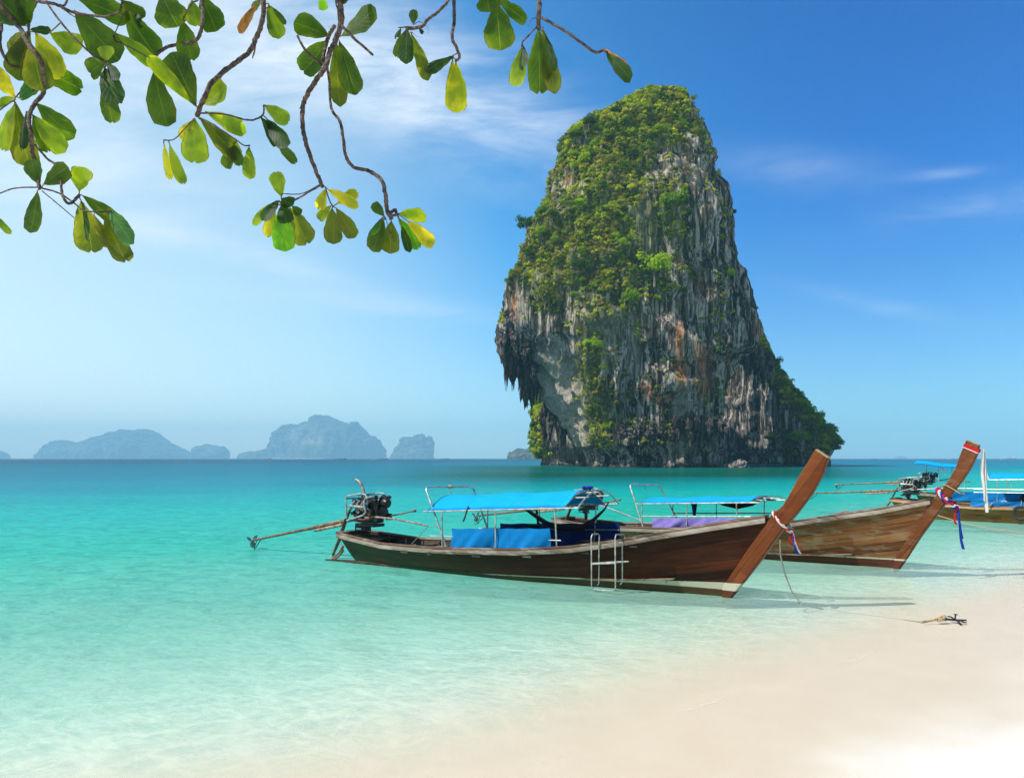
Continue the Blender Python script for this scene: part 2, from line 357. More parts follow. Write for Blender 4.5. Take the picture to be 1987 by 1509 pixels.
ROCKM = rockmat('grey_limestone', (.0115, .0095, .009), (.118, .098, .084), (.66, .58, .485))
def pxf(v): return CX+FPX*v[..., 0]/v[..., 1], HY-FPX*(v[..., 2]-EYE)/v[..., 1]
def blobs(px, py, L):
    r = 0
    for cx, cy, rx, ry, a in L: r = r+a*np.exp(-((px-cx)/rx)**2-((py-cy)/ry)**2)
    return np.clip(r, 0, 1)
STAIN = [(1318, 660, 9, 36, 1.2), (1322, 725, 10, 30, 1.), (1365, 700, 16, 30, .9), (1366, 750, 14, 20, .8), (1258, 755, 9, 14, 1.), (1290, 775, 22, 8, .6), (1100, 345, 14, 10, .8), (997, 590, 6, 22, .8),
         (1475, 640, 12, 26, .5), (1075, 885, 35, 6, .7), (1360, 560, 10, 25, .35), (1415, 700, 8, 40, .3)]
PALE = [(1090, 765, 44, 66, 1.3), (1118, 832, 24, 42, 1.3), (1062, 700, 26, 40, .6), (1325, 860, 22, 40, .6), (1385, 850, 14, 18, .5), (1345, 345, 14, 12, 1.), (1230, 690, 12, 40, .5), (1322, 790, 14, 40, .7),
        (1200, 620, 60, 30, .3), (1010, 600, 10, 50, .5), (1240, 410, 20, 22, .3), (1560, 800, 25, 30, .35)]
MOSS = [(1180, 430, 130, 140, .9), (1150, 720, 28, 110, .8), (1240, 240, 90, 50, .9), (1060, 520, 60, 70, .8), (1170, 820, 35, 40, .6)]
def lobe(name, rows, D, ratio, nr, nc, seed, amp=1., parent=None, yoff=0., back=1., wet=.0, p=.82, rough=1.):
    rows = np.array(rows, float); ys = rows[:, 0][::-1]; xl = rows[:, 1][::-1]; xr = rows[:, 2][::-1]
    zt = EYE+(HY-rows[0, 0])/FPX*D; z = np.linspace(-4, zt, nr)
    yp = HY-(z-EYE)/D*FPX
    L = np.interp(yp, rows[:, 0], rows[:, 1]); Rr = np.interp(yp, rows[:, 0], rows[:, 2])
    k = 5; ker = np.ones(k)/k
    L = np.convolve(np.pad(L, k//2, 'edge'), ker, 'valid'); Rr = np.convolve(np.pad(Rr, k//2, 'edge'), ker, 'valid')
    cx = ((L+Rr)/2-CX)/FPX*D; w = (Rr-L)/2/FPX*D
    th = np.linspace(0, 2*math.pi, nc, endpoint=False)
    th = th+.55*np.sin(2*th)*.25  # a few more samples toward the front
    ct, st = np.cos(th), np.sin(th)
    dd = (ratio(z, w) if callable(ratio) else w*ratio)
    X = cx[:, None]+w[:, None]*np.sign(ct)*np.abs(ct)**p; Y = D-dd[:, None]*np.where(st > 0, 1., back)*np.sign(st)*np.abs(st)**p
    Z = np.repeat(z[:, None], nc, 1)
    nx = ct/np.maximum(w[:, None], .5); ny = -st/np.maximum(dd[:, None], .5); ln = np.hypot(nx, ny); nx, ny = nx/ln, ny/ln
    q = 1.
    wx = 2.2*fbm(X/16, Y/16, Z/16, 3, seed+40)
    d1 = 3.4*fbm(X/17, Y/17, Z/30, 3, seed)
    d2 = 1.5*(1-2*np.abs(vn((X+wx)/4.3, (Y+wx)/4.3, Z/30, seed+5)))
    d3 = 1.1*(.5-np.abs(vn((X+wx*.7)/1.7, (Y+wx*.7)/1.7, Z/14, seed+9)))
    d4 = .55*fbm(X/1.1, Y/1.1, Z/3.2, 3, seed+13)
    led = 1.3*np.clip(vn(X/14, Y/14, Z/4.2+fbm(X/9, Y/9, 0, 2, seed+3)*1.5, seed+21), -.3, 1)
    d5 = 1.7*fbm(X/5.5, Y/5.5, Z/7, 3, seed+31)
    disp = (d1+d2+d3+d4+led+d5)*amp*rough-1.2*amp
    # sea notch
    disp = disp-np.clip(1-np.abs(Z-2.2)/3.6, 0, 1)**.6*2.6*(1+.4*vn(X/6, Y/6, 0, seed+7))
    tap = np.clip((zt-Z)/9, 0, 1)**.5; disp = disp*(.35+.65*tap)
    wlim = np.minimum(w, dd)[:, None]; disp = np.clip(disp, -.55*wlim, 9)
    X = X+nx*disp; Y = Y+ny*disp
    Z = Z+.5*fbm(X/3, Y/3, Z/3, 2, seed+50)*(Z > 1)
    v = np.stack([X, Y, Z], -1)
    top = v[-1].mean(0)+np.array([0, 0, 1.2]); vv = np.concatenate([v.reshape(-1, 3), top[None]])
    a = (nr-1)*nc+np.arange(nc); tris = np.stack([a, (nr-1)*nc+(np.arange(nc)+1) % nc, np.full(nc, nr*nc)], -1)
    px, py = pxf(vv); front = vv[:, 1] < D+3
    s_ = blobs(px, py, STAIN)*front; p_ = blobs(px, py, PALE)*front; mo = blobs(px, py, MOSS)*front*.9
    wt = np.clip(1-vv[:, 2]/1.6, 0, 1)*.9
    q = gridquads(nr, nc, True)
    return vv, q, tris, dict(stain=s_, pale=p_, moss=mo, wet=np.clip(wt+wet, 0, 1)), (nr, nc)
MAIN = [(196, 1240, 1330), (199, 1228, 1338), (204, 1214, 1343), (212, 1200, 1347), (224, 1178, 1350), (240, 1148, 1356), (262, 1112, 1362), (290, 1090, 1372), (325, 1078, 1388), (360, 1068, 1399), (400, 1060, 1407),
        (440, 1042, 1410), (480, 1022, 1413), (520, 1006, 1420), (560, 990, 1430), (600, 980, 1440), (640, 976, 1448), (665, 988, 1450), (684, 1010, 1450), (700, 1020, 1424), (720, 1034, 1402), (760, 1058, 1396), (800, 1086, 1392),
        (840, 1112, 1392), (862, 1124, 1392), (880, 1131, 1390), (906, 1132, 1390), (930, 1132, 1390)]
RIGHT = [(545, 1404, 1430), (570, 1400, 1446), (620, 1398, 1464), (660, 1398, 1476), (690, 1404, 1486), (706, 1440, 1496), (722, 1492, 1510), (740, 1498, 1526), (762, 1502, 1546), (785, 1504, 1566), (810, 1506, 1586), (835, 1506, 1606),
         (858, 1506, 1622), (880, 1506, 1622), (903, 1506, 1612), (930, 1506, 1612)]
BACKW = [(560, 1380, 1440), (640, 1380, 1470), (700, 1380, 1500), (760, 1380, 1520), (903, 1380, 1560), (930, 1380, 1560)]
LEFTP = [(770, 1052, 1100), (785, 1044, 1130), (805, 1040, 1150), (830, 1037, 1160), (860, 1034, 1165), (880, 1040, 1165), (902, 1046, 1165), (915, 1046, 1165)]
tower = empty('limestone_island', (0, 0, 0)); tag(tower, 'tall steep grey limestone tower with green growth and hanging stalactites, standing in the sea', 'rock island', kind='structure')
LOBES = []
def addlobe(nm, *a, **k):
    vv, q, t, at, sh = lobe(nm, *a, **k); o = npmesh(nm, vv, q, t, ROCKM, tower, True, at); LOBES.append((vv, sh, a[1])); return o
addlobe('rock_face', MAIN, 235., lambda z, w: np.clip(26-.00*z, 8, 26)*np.clip((113-z)/45, .12, 1)**.55*np.where(z < 30, 1-.12*(1-z/30), 1), 470, 640, 3, back=3.0)  # unseen rear stretched far back to keep sun off the cave side
addlobe('rock_face', RIGHT, 268., lambda z, w: np.minimum(24, w*1.1), 300, 300, 77, amp=.75, p=.9)
addlobe('rock_face', BACKW, 335., lambda z, w: np.minimum(14, w*1.2), 140, 200, 99, amp=.8)
addlobe('rock_face', LEFTP, 280., lambda z, w: np.minimum(12, w*1.0), 130, 160, 55, amp=.55)
# hanging stalactites, each curtain one part
STAL = rockmat('dark_dripstone', (.014, .013, .013), (.05, .044, .04), (.20, .17, .145), stain=False)
def curtain(cx0, cx1, y0, ytip, Y, n, seed, rr=(.8, 2.0)):
    rg = random.Random(seed); mb = MB()
    for i in range(n):
        t = rg.random(); px = cx0+(cx1-cx0)*t; top = y0(t)+rg.uniform(-14, 10); tip = ytip(t)-abs(rg.gauss(0, 18)); tip = max(tip, top+14)
        Yd = Y+rg.uniform(-3, 3); a = Vector(wpt(px, top, Yd)); b = Vector(wpt(px+rg.uniform(-2, 3), tip, Yd)); r0 = rg.uniform(*rr)
        k = 12; pts = []; rs = []
        for j in range(k+1):
            u = j/k; p = a.lerp(b, u); p.x += .35*math.sin(u*9+i)*r0*.4; p.y += .3*math.cos(u*7+i*2)
            pts.append(p); rs.append(max(.05, r0*(1-u)**.75*(1+.22*math.sin(u*23+i*1.7))*(.55+.45*min(1, u*5))))
        mb.tube(pts, rs, 9, rn=lambda i_, j_, s=i: .22*math.sin(j_*2.3+s)+.15*math.sin(i_*1.9+j_*4))
    return mb.build('stalactite_curtain', STAL, tower, True)
curtain(972, 1012, lambda t: 640, lambda t: 705+45*math.sin(t*2.4), 231, 44, 1, (1.0, 2.6))
curtain(976, 996, lambda t: 640, lambda t: 762, 230, 10, 2, (.5, 1.1))
curtain(1006, 1046, lambda t: 690, lambda t: 770+30*math.sin(t*3), 236, 30, 3)
curtain(1018, 1036, lambda t: 730, lambda t: 800, 236, 9, 4, (.5, 1.2))
curtain(985, 1040, lambda t: 610+100*t, lambda t: 668+85*t, 224, 34, 5, (.8, 2.0))
curtain(1195, 1290, lambda t: 835, lambda t: 868, 207.5, 30, 6, (.35, .9))
curtain(1300, 1410, lambda t: 820, lambda t: 876, 210, 34, 7, (.5, 1.3))
curtain(1050, 1125, lambda t: 790+30*t, lambda t: 880, 262, 22, 8, (.6, 1.5))
curtain(1440, 1500, lambda t: 660+40*t, lambda t: 735+40*t, 256, 26, 9, (.6, 1.7))
# small fallen boulder at the cave mouth
mb = MB(); rg = random.Random(5)
v = []; nn = 28
th, ph = np.meshgrid(np.linspace(0, 2*np.pi, 56, endpoint=False), np.linspace(-.25, np.pi/2, 20))
bx = np.array(wpt(1428, 905, 212)); bx[2] = .2
Xb, Yb, Zb = np.cos(th)*np.cos(ph), np.sin(th)*np.cos(ph), np.sin(ph)
dn = 1+.35*fbm(Xb*2, Yb*2, Zb*2+4, 4, 6)+.15*vn(Xb*6, Yb*6, Zb*5, 9)
vb = np.stack([bx[0]+Xb*3.4*dn, bx[1]+Yb*2.5*dn, Zb*1.7*dn*(1+.25*np.sin(Xb*3))], -1)
bould = npmesh('sea_boulder', vb.reshape(-1, 3), gridquads(20, 56, True), mat=rockmat('pale_boulder', (.06, .05, .045), (.24, .20, .17), (.5, .45, .4), False, 3.), smooth=True)
tag(bould, 'low pale brown boulder in the water at the foot of the limestone tower', 'boulder')

# ------------------------------------------------------------------ foliage
def leafmat(name, rough=.55, trans=.45):
    m, nt, out = newmat(name); c = attr(nt, 'tint', 'Color'); co = coords(nt)
    oi = nd(nt, 'ObjectInfo').outputs['Random']
    c = mix(nt, 1., c, ramp(nt, oi, [(0, (.8, .85, .8)), (.5, (1, 1, 1)), (1, (1.2, 1.12, .8))]), 'MULTIPLY')
    c = mix(nt, noise(nt, co, 1.3, 3), mix(nt, 1., c, (.72, .78, .7), 'MULTIPLY'), mix(nt, 1., c, (1.3, 1.22, 1.1), 'MULTIPLY'))
    d = nd(nt, 'BsdfDiffuse', {0: c}); t = nd(nt, 'BsdfTranslucent', {0: mix(nt, 1., c, (1.2, 1.3, .6), 'MULTIPLY')})
    s = nd(nt, 'MixShader', {0: trans, 1: d.outputs[0], 2: t.outputs[0]}); nt.links.new(s.outputs[0], out.inputs[0]); return m
LEAFM = leafmat('bush_foliage')
def bushproto(seed, nl=6, nq=230, ls=.17, flat=.8, spread=.6):
    rg = np.random.default_rng(seed)
    lc = np.stack([rg.uniform(-spread, spread, nl), rg.uniform(-spread, spread, nl), rg.uniform(-.15, .55, nl)*flat], -1); lr = rg.uniform(.32, .58, nl)
    i = rg.integers(0, nl, nq); d = rg.normal(size=(nq, 3)); d[:, 2] = np.abs(d[:, 2])*.9-.15; d /= np.linalg.norm(d, axis=1)[:, None]
    p = lc[i]+d*lr[i][:, None]*rg.uniform(.72, 1.1, nq)[:, None]
    n = d+rg.normal(size=(nq, 3))*.38; n /= np.linalg.norm(n, axis=1)[:, None]
    a = np.cross(n, rg.normal(size=(nq, 3))); a /= np.linalg.norm(a, axis=1)[:, None]; b = np.cross(n, a)
    s = ls*rg.uniform(.6, 1.35, nq)[:, None]
    v = np.stack([p-a*s*.9, p-b*s*.6, p+a*s, p+b*s*.6], 1)
    lt = (.86+.42*rg.random(nq))*(1+.12*rg.normal(size=nl)[i])
    return v.reshape(-1, 3), np.repeat(lt, 4)
PROTO = [bushproto(s) for s in range(10)]; SMALL = [bushproto(50+s, 3, 60, .26, .6, .5) for s in range(8)]
BIG = [bushproto(80+s, 13, 900, .10, .9, .75) for s in range(5)]
def scatter(name, P, S, C, protos, mat, parent=None, squash=None):
    V = []; T = []; rg = np.random.default_rng(len(P))
    pi = rg.integers(0, len(protos), len(P)); ang = rg.uniform(0, 6.283, len(P))
    for k, (pv, lt) in enumerate(protos):
        idx = np.where(pi == k)[0]
        if not len(idx): continue
        c, s = np.cos(ang[idx])[:, None], np.sin(ang[idx])[:, None]
        x = (pv[:, 0]*c-pv[:, 1]*s); y = (pv[:, 0]*s+pv[:, 1]*c); z = np.repeat(pv[None, :, 2], len(idx), 0)
        if squash is not None: z = z*squash
        v = np.stack([x, y, z], -1)*S[idx][:, None, None]+P[idx][:, None, :]
        t = np.ones((len(idx), len(pv), 4)); t[..., :3] = C[idx][:, None, :]*lt[None, :, None]
        V.append(v.reshape(-1, 3)); T.append(t.reshape(-1, 4))
    V = np.concatenate(V); T = np.concatenate(T)
    return npmesh(name, V, np.arange(len(V)).reshape(-1, 4), mat=mat, parent=parent, attrs={'tint': T})
def inpoly(px, py, poly):
    c = np.zeros(len(px), bool); n = len(poly)
    for i in range(n):
        x1, y1 = poly[i]; x2, y2 = poly[i-1]
        if y1 == y2: continue
        c ^= ((y1 > py) != (y2 > py)) & (px < (x2-x1)*(py-y1)/(y2-y1)+x1)
    return c
GREENP = [(1240, 160), (1325, 165), (1338, 230), (1325, 275), (1285, 290), (1262, 320), (1250, 400), (1245, 470), (1275, 520), (1310, 560), (1270, 580), (1200, 572), (1120, 560), (1040, 556), (985, 550), (1000, 500), (1030, 430), (1045, 380), (1050, 330), (1070, 300), (1090, 255), (1150, 210)]
BARE = [(1112, 350, 26, 22, 1.1), (1075, 372, 18, 20, .8), (1298, 280, 22, 18, .5), (1240, 430, 18, 24, .9), (1245, 345, 12, 30, .7), (1160, 310, 14, 14, .4), (1255, 480, 10, 12, .5)]
EXTRA = [(1275, 540, 34, 26, 1.3), (1305, 420, 22, 38, 1.2), (1290, 370, 20, 26, .8), (1325, 450, 18, 14, .8), (1222, 600, 14, 26, 1.1), (1232, 635, 14, 12, .9), (1060, 590, 24, 14, 1.4), (1132, 610, 26, 10, .7), (1150, 690, 16, 28, 1.1), (1160, 770, 20, 50, 1.1), (1172, 840, 22, 26, 1.0),
         (1140, 720, 14, 24, .6), (1245, 825, 22, 8, .8), (1405, 770, 10, 22, 1.), (1395, 640, 12, 60, .5), (1340, 520, 20, 14, .5), (1395, 560, 18, 60, .25), (1380, 300, 14, 90, .15), (1405, 440, 10, 60, .35), (1350, 245, 14, 30, .6), (1290, 855, 12, 10, .5), (975, 620, 8, 14, .9), (1012, 480, 20, 60, .5), (1190, 700, 40, 80, .22), (1170, 590, 60, 20, .35), (1240, 760, 60, 80, .12), (1320, 830, 40, 40, .2)]
vv, sh, D = LOBES[0]; nr, nc = sh; g = vv[:-1].reshape(nr, nc, 3)
fr_ = g.reshape(-1, 3); px, py = pxf(fr_); ok = (fr_[:, 1] < D+9) & (fr_[:, 2] > 3)
# surface slope: prefer ledges
gz = np.gradient(g, axis=0); out_ = np.gradient(np.hypot(g[..., 0]-g[..., 0].mean(1, keepdims=True), g[..., 1]-D), axis=0).ravel()
rock_bias = np.clip(1-out_*1.2, .7, 1.3)
clump = .75+.9*fbm(fr_[:, 0]/5, fr_[:, 1]/5, fr_[:, 2]/5, 3, 91)
gm = inpoly(px, py, GREENP)*(1-blobs(px, py, BARE))*(1+.5*(py < 300))
ex = np.clip(blobs(px, py, EXTRA), 0, 1)*.8
dens = np.where(ok, (gm*.85+ex*(gm < .2))*rock_bias*np.clip(clump, 0, 2), 0)
dens = np.where(fr_[:, 1] > D+2, np.where(py < 260, .3, .08)*(fr_[:, 1] < D+9), dens)
rg = np.random.default_rng(4)
pal = np.array([(.12, .20, .014), (.21, .30, .014), (.32, .40, .018), (.46, .48, .02), (.065, .125, .012), (.33, .31, .05)])
def colour(n, P, rg):
    cn = fbm(P[:, 0]/7, P[:, 1]/7, P[:, 2]/7, 3, 33)
    i = np.clip(((cn+.45)*4.2+rg.normal(size=n)*.9).astype(int), 0, 5); c = pal[i]
    ppx, ppy = pxf(P); yl = blobs(ppx, ppy, [(1075, 470, 30, 18, .8), (1165, 480, 22, 50, .6), (1060, 380, 20, 40, .25), (1180, 330, 20, 90, .3), (1150, 720, 30, 90, .45), (1000, 520, 20, 30, .4), (1250, 830, 40, 15, .7)])[:, None]
    w_ = (rg.random((n, 1)) < yl*.8)
    c = np.where(w_, np.array([(.33, .27, .06)])*rg.uniform(.8, 1.1, (n, 1)), c)
    return c*rg.uniform(.8, 1.2, (n, 1))
def pick(n, w): return rg.choice(len(w), n, p=w/w.sum(), replace=False)
i1 = pick(1400, dens); P = fr_[i1]+rg.normal(size=(len(i1), 3))*.3; S = rg.uniform(.45, 1.5, len(i1))*np.where(py[i1] < 330, 1.15, 1.)*np.where(py[i1] > 580, .75, 1)
P[:, 2] -= S*.3
i2 = pick(8000, np.where(ok, dens+.02*(py < 860)*rock_bias, 0)); P2 = fr_[i2]; S2 = rg.uniform(.4, 1.15, len(i2))
o1 = scatter('cliff_scrub', np.concatenate([P, P[:0]]), S, colour(len(P), P, rg), PROTO, LEAFM)
tag(o1, 'thick green shrub cover climbing the sunlit front of the limestone tower', 'shrub cover', kind='stuff')
c2 = colour(len(P2), P2, rg); dry_ = rg.random((len(P2), 1)) < .25; c2 = np.where(dry_, np.array([(.30, .25, .09)]), c2)
o2 = scatter('cliff_grass', P2, S2, c2, SMALL, LEAFM)
tag(o2, 'small tufts of grass and dry plants scattered over the limestone tower', 'grass', kind='stuff')
# right ridge and left pillar growth
def ridge_scrub(k, w, n, smin, smax, nm, lab, cmul=1.):
    vv, sh, D = LOBES[k]; f = vv[:-1]; px, py = pxf(f); ww = w(px, py, f, D)
    i = pick(n, ww); P = f[i]+rg.normal(size=(n, 3))*.3; S = rg.uniform(smin, smax, n); P[:, 2] -= S*.2
    o = scatter(nm, P, S, colour(n, P, rg)*cmul, PROTO, LEAFM); tag(o, lab, 'shrub cover', kind='stuff')
RX = np.array(RIGHT)
def wr(px, py, f, D):
    e = np.interp(py, RX[:, 0], RX[:, 2]); return ((f[:, 1] < D+14) & (f[:, 2] > 4))*(np.exp(-((e-px-8)/26)**2)*(py > 660)+.1*np.exp(-((px-1545)/20)**2-((py-860)/14)**2)*6+np.exp(-((px-1460)/30)**2-((py-860)/25)**2)*.6)
ridge_scrub(1, wr, 700, 1.0, 2.4, 'ridge_scrub', 'dark green bushy cover down the sloping right ridge of the limestone tower', .8)
def wl(px, py, f, D): return ((f[:, 1] < D+8) & (f[:, 2] > 2.5))*(np.exp(-((px-1044)/14)**2)+.6*np.exp(-((px-1052)/20)**2-((py-868)/16)**2))
ridge_scrub(3, wl, 170, 1.1, 2.4, 'pillar_scrub', 'green shrubs clinging to the small left rear pillar of the limestone tower', .9)
# individual trees with trunks that stand out of the cover
BARKM, nt, out = newmat('tree_bark'); co = coords(nt)
principled(nt, out, mix(nt, noise(nt, co, 3, 4), (.10, .075, .05), (.26, .21, .16)), .9)
def surf(px_, py_, k=0, Y=None):
    vv, sh, D = LOBES[k]; f = vv[:-1]; px, py = pxf(f); d = (px-px_)**2+(py-py_)**2+np.where(f[:, 1] < D+6, 0, 1e6)
    i = int(np.argmin(d+ (f[:, 1]-D)*.05)); return f[i]
crown_me = {}
def make_tree(px_, py_, size, col, label, group, k=0, seed=0, tilt=0.):
    p = surf(px_, py_, k); root = empty('cliff_tree', (p[0], p[1]-size*.35, p[2]-.3), seed*1.3); tag(root, label, 'tree', group)
    key = (seed % 5, tuple(col))
    if key not in crown_me:
        pv, lt = BIG[seed % 5]; t = np.ones((len(pv), 4)); t[:, :3] = np.array(col)[None]*lt[:, None]
        o = npmesh('crown', pv+np.array([0, 0, .75]), np.arange(len(pv)).reshape(-1, 4), mat=LEAFM, attrs={'tint': t})
        mb = MB(); mb.tube([(0, 0, -.25), (.05, 0, .2), (0, .04, .6), (.02, 0, 1.0)], [.07, .055, .045, .02], 8)
        for a in range(5): mb.tube([(0, 0, .3+.08*a), (.2*math.cos(a*1.3), .2*math.sin(a*1.3), .65+.05*a), (.42*math.cos(a*1.3), .42*math.sin(a*1.3), .9)], [.035, .022, .01], 6)
        t_ = mb.build('trunk', BARKM, None, True); crown_me[key] = (o.data, t_.data); objs = (o, t_)
    else:
        a, b = crown_me[key]; objs = (bpy.data.objects.new('crown', a), bpy.data.objects.new('trunk', b))
        for q in objs: COL.objects.link(q)
    for q in objs: q.parent = root; q.scale = (size, size, size*1.05)
    return root
BR = (.28, .42, .014); MD = (.15, .26, .014); DK = (.065, .12, .012); OL = (.22, .24, .04)
for a in [(1268, 548, 4.6, BR, 'bright yellow green tree bulging from the lower lip of the green cliff', None, 0, 1),
          (1198, 226, 1.8, DK, 'small dark tree poking above the left skyline of the limestone tower', None, 0, 2),
          (1142, 248, 2.0, DK, 'round dark tree on the left shoulder of the limestone tower', None, 0, 3),
          (1058, 592, 3.2, OL, 'wide olive bush on the ledge above the left overhang', None, 0, 4),
          (1306, 415, 3.4, MD, 'dense green tree hanging beside the bare grey streaks near the right edge', None, 0, 5),
          (1018, 452, 3.0, DK, 'dark tree leaning out from the left edge of the limestone tower, halfway up', None, 0, 6),
          (1152, 685, 2.6, BR, 'small bright tree in the green strip low on the limestone face', None, 0, 7),
          (1222, 600, 3.0, MD, 'green tree hanging alone under the lower edge of the greenery', None, 0, 8),
          (1606, 850, 3.0, MD, 'lowest rounded tree at the right end of the limestone island', None, 1, 9),
          (1500, 716, 2.4, DK, 'dark tree at the top of the sloping right ridge', None, 1, 10),
          (1552, 862, 2.8, BR, 'bright green bush on the shaded rock low on the right ridge', None, 1, 11)]: make_tree(*a)
rt = random.Random(3); placed = 0; tries = 0
idx = pick(400, dens); grp = 'trees rooted in the greenery of the limestone tower'
for i in idx:
    if placed >= 46: break
    if py[i] > 575 or py[i] < 236 or fr_[i, 1] > D+4: continue
    cc = rt.choice([BR, MD, MD, DK, OL]); make_tree(px[i], py[i], rt.uniform(1.2, 2.1), cc, 'small rounded tree standing in the green cover of the limestone tower', grp, 0, rt.randrange(50)); placed += 1
for i in range(16):
    t = rt.random(); yy_ = 700+t*170; xx_ = np.interp(yy_, RX[:, 0], RX[:, 2])-rt.uniform(4, 34)
    make_tree(xx_, yy_, rt.uniform(1.5, 2.6), rt.choice([MD, DK, MD, OL]), 'small rounded tree growing along the sloping right ridge of the limestone island', 'trees along the sloping right ridge', 1, rt.randrange(50))

# ------------------------------------------------------------------ far islands
ISLM, nt, out = newmat('far_island'); co = coords(nt)
a = noise(nt, nd(nt, 'Mapping', {0: co, 3: (.022, .022, .010)}).outputs[0], 1, 6, .65); b = noise(nt, co, .05, 6, .75); cl_ = attr(nt, 'cliff')
col = mix(nt, smooth(nt, b, .35, .65), (.01, .03, .03), (.16, .24, .16)); col = mix(nt, mth(nt, 'MULTIPLY', cl_, smooth(nt, a, .42, .58)), col, (.50, .38, .30))
principled(nt, out, col, .95, normal=bump(nt, b, 1., 40))
def island(prof, Y, depth, label, seed, cliffs=(), nm='far_island', n=260, m_=64):
    prof = np.array(prof, float); xs = np.linspace(prof[0, 0], prof[-1, 0], n); ys = np.interp(xs, prof[:, 0], prof[:, 1])
    ys = ys-(HY-ys)*(.16*fbm(xs/14, 0, seed, 5, seed+70, .6))-1.3*vn(xs/2.6, 0, seed, seed+9)*np.clip((HY-ys)/10, 0, 1)
    X = (xs-CX)/FPX*Y; Hh = np.maximum(EYE+(HY-ys)/FPX*Y, .5)
    v_ = np.linspace(-.1, math.pi/2+1.2, m_); wd = depth*np.sqrt(np.clip(1-((np.linspace(-1, 1, n))**4), .02, 1))
    Z = Hh[None]*np.sign(np.sin(v_))[:, None]*np.abs(np.sin(v_))[:, None]**.8; YY = Y-wd[None]*np.cos(v_)[:, None]; XX = np.repeat(X[None], m_, 0)
    sc = max(Hh)/60
    d = fbm(XX/(40*sc), YY/(40*sc), Z/(30*sc), 4, seed)*10*sc+fbm(XX/(9*sc), YY/(9*sc), Z/(9*sc), 3, seed+4)*3.5*sc
    rimf = np.clip(Hh/ max(Hh)*3, 0, 1)[None]
    YY = YY-d*rimf*1.6; Z = Z+np.where(Z > 4, d*.22*rimf, 0); XX = XX+np.clip(vn(XX/20, Z/14, 0, seed), -1, 1)*2.2*sc*rimf
    P = np.stack([XX, YY, Z], -1).reshape(-1, 3); qx, qy = pxf(P)
    o = npmesh(nm, P, gridquads(m_, n), mat=ISLM, smooth=True, attrs={'cliff': blobs(qx, qy, cliffs) if cliffs else np.zeros(len(P))})
    return tag(o, label, 'island', kind='structure')
island([(85, 887), (104, 872), (110, 862), (122, 854), (150, 859), (172, 858), (190, 850), (215, 842), (232, 840), (240, 836), (268, 834), (276, 836), (288, 834), (300, 842), (308, 850), (330, 862), (352, 873), (373, 888)], 7000, 420, 'broad hazy island with a low left hump, leftmost on the horizon', 1, [(160, 872, 60, 8, .3)])
island([(-60, 888), (-40, 870), (-10, 872), (4, 878), (14, 889)], 7000, 150, 'tip of a hazy island cut by the left picture edge', 5)
island([(372, 888), (376, 875), (381, 868), (392, 866), (400, 863), (415, 864), (432, 865), (440, 871), (443, 880), (444, 889)], 7000, 150, 'small flat topped pale island between two larger ones', 9, [(405, 878, 30, 8, .7)])
island([(470, 885), (474, 879), (500, 876), (515, 878), (530, 871), (546, 864), (551, 858), (553, 832), (560, 824), (585, 823), (592, 818), (614, 812), (640, 811), (655, 814), (668, 820), (690, 820), (704, 827), (712, 846), (724, 848), (738, 858), (745, 872), (747, 882), (749, 889)], 6600, 480, 'largest hazy island with steep pinkish cliffs on the horizon', 13, [(572, 845, 14, 16, .9), (606, 855, 26, 10, 1.), (700, 850, 10, 20, .4), (620, 830, 30, 8, .4)])
island([(757, 889), (760, 880), (766, 868), (772, 862), (778, 850), (792, 847), (803, 842), (822, 841), (834, 848), (844, 860), (848, 870), (847, 880), (843, 889)], 6200, 170, 'steep rounded hazy islet right of the largest island', 21, [(800, 872, 16, 12, .6), (835, 870, 8, 14, .5)])
island([(984, 888), (986, 879), (996, 876), (1006, 868), (1016, 871), (1036, 869), (1052, 873), (1070, 878), (1090, 885)], 1900, 70, 'low green headland peeking out behind the left foot of the limestone tower', 27, [(1010, 882, 30, 4, .6)])
island([(1738, 889.5), (1742, 886.5), (1747, 884), (1752, 886), (1757, 889.5)], 8600, 100, 'tiny faint peak on the horizon between the two bows', 31, n=60, m_=24)
# white strand of the largest island
m, nt, out = newmat('far_strand'); principled(nt, out, (.85, .8, .7), .9)
xs = np.linspace(505, 632, 60); Xs = (xs-CX)/FPX*6000; w_ = 12*np.sin(np.linspace(0, math.pi, 60))**.5
V = np.stack([np.stack([Xs, 6000-w_*4+0*Xs, 0*Xs-.2], -1), np.stack([Xs, 6040+0*Xs, 1.9+0*Xs], -1), np.stack([Xs, 6200+0*Xs, 2.4+0*Xs], -1)])
strand = npmesh('far_beach', V.reshape(-1, 3), gridquads(3, 60), mat=m); tag(strand, kind='structure')
# ------------------------------------------------------------------ simple materials
def simple(name, c1, c2, rough=.5, metal=0., scale=8., bumpy=.15, rough2=None, dist=.01, det=5):
    m, nt, out = newmat(name); co = coords(nt); n = noise(nt, co, scale, det, .62)
    f = smooth(nt, n, .35, .65)
    r = rough if rough2 is None else mth(nt, 'ADD', mth(nt, 'MULTIPLY', f, rough2-rough), rough)
    principled(nt, out, mix(nt, f, c1, c2), r, metal, normal=bump(nt, n, bumpy, dist)); return m
STEEL = simple('white_painted_pipe', (.24, .22, .19), (.50, .49, .45), .35, .25, 9)
GALV = simple('galvanised_pipe', (.30, .31, .31), (.58, .60, .58), .32, .7, 14)
RUSTP = simple('rusty_pipe', (.16, .075, .04), (.42, .33, .26), .6, .2, 12)
BLACKM = simple('oily_black_metal', (.006, .006, .007), (.035, .03, .028), .35, .4, 16, .5)
GREYM = simple('worn_cast_metal', (.10, .10, .10), (.42, .42, .40), .4, .6, 22, .4)
RUST = simple('rusty_engine_metal', (.05, .015, .008), (.22, .08, .035), .7, .1, 20, .5)
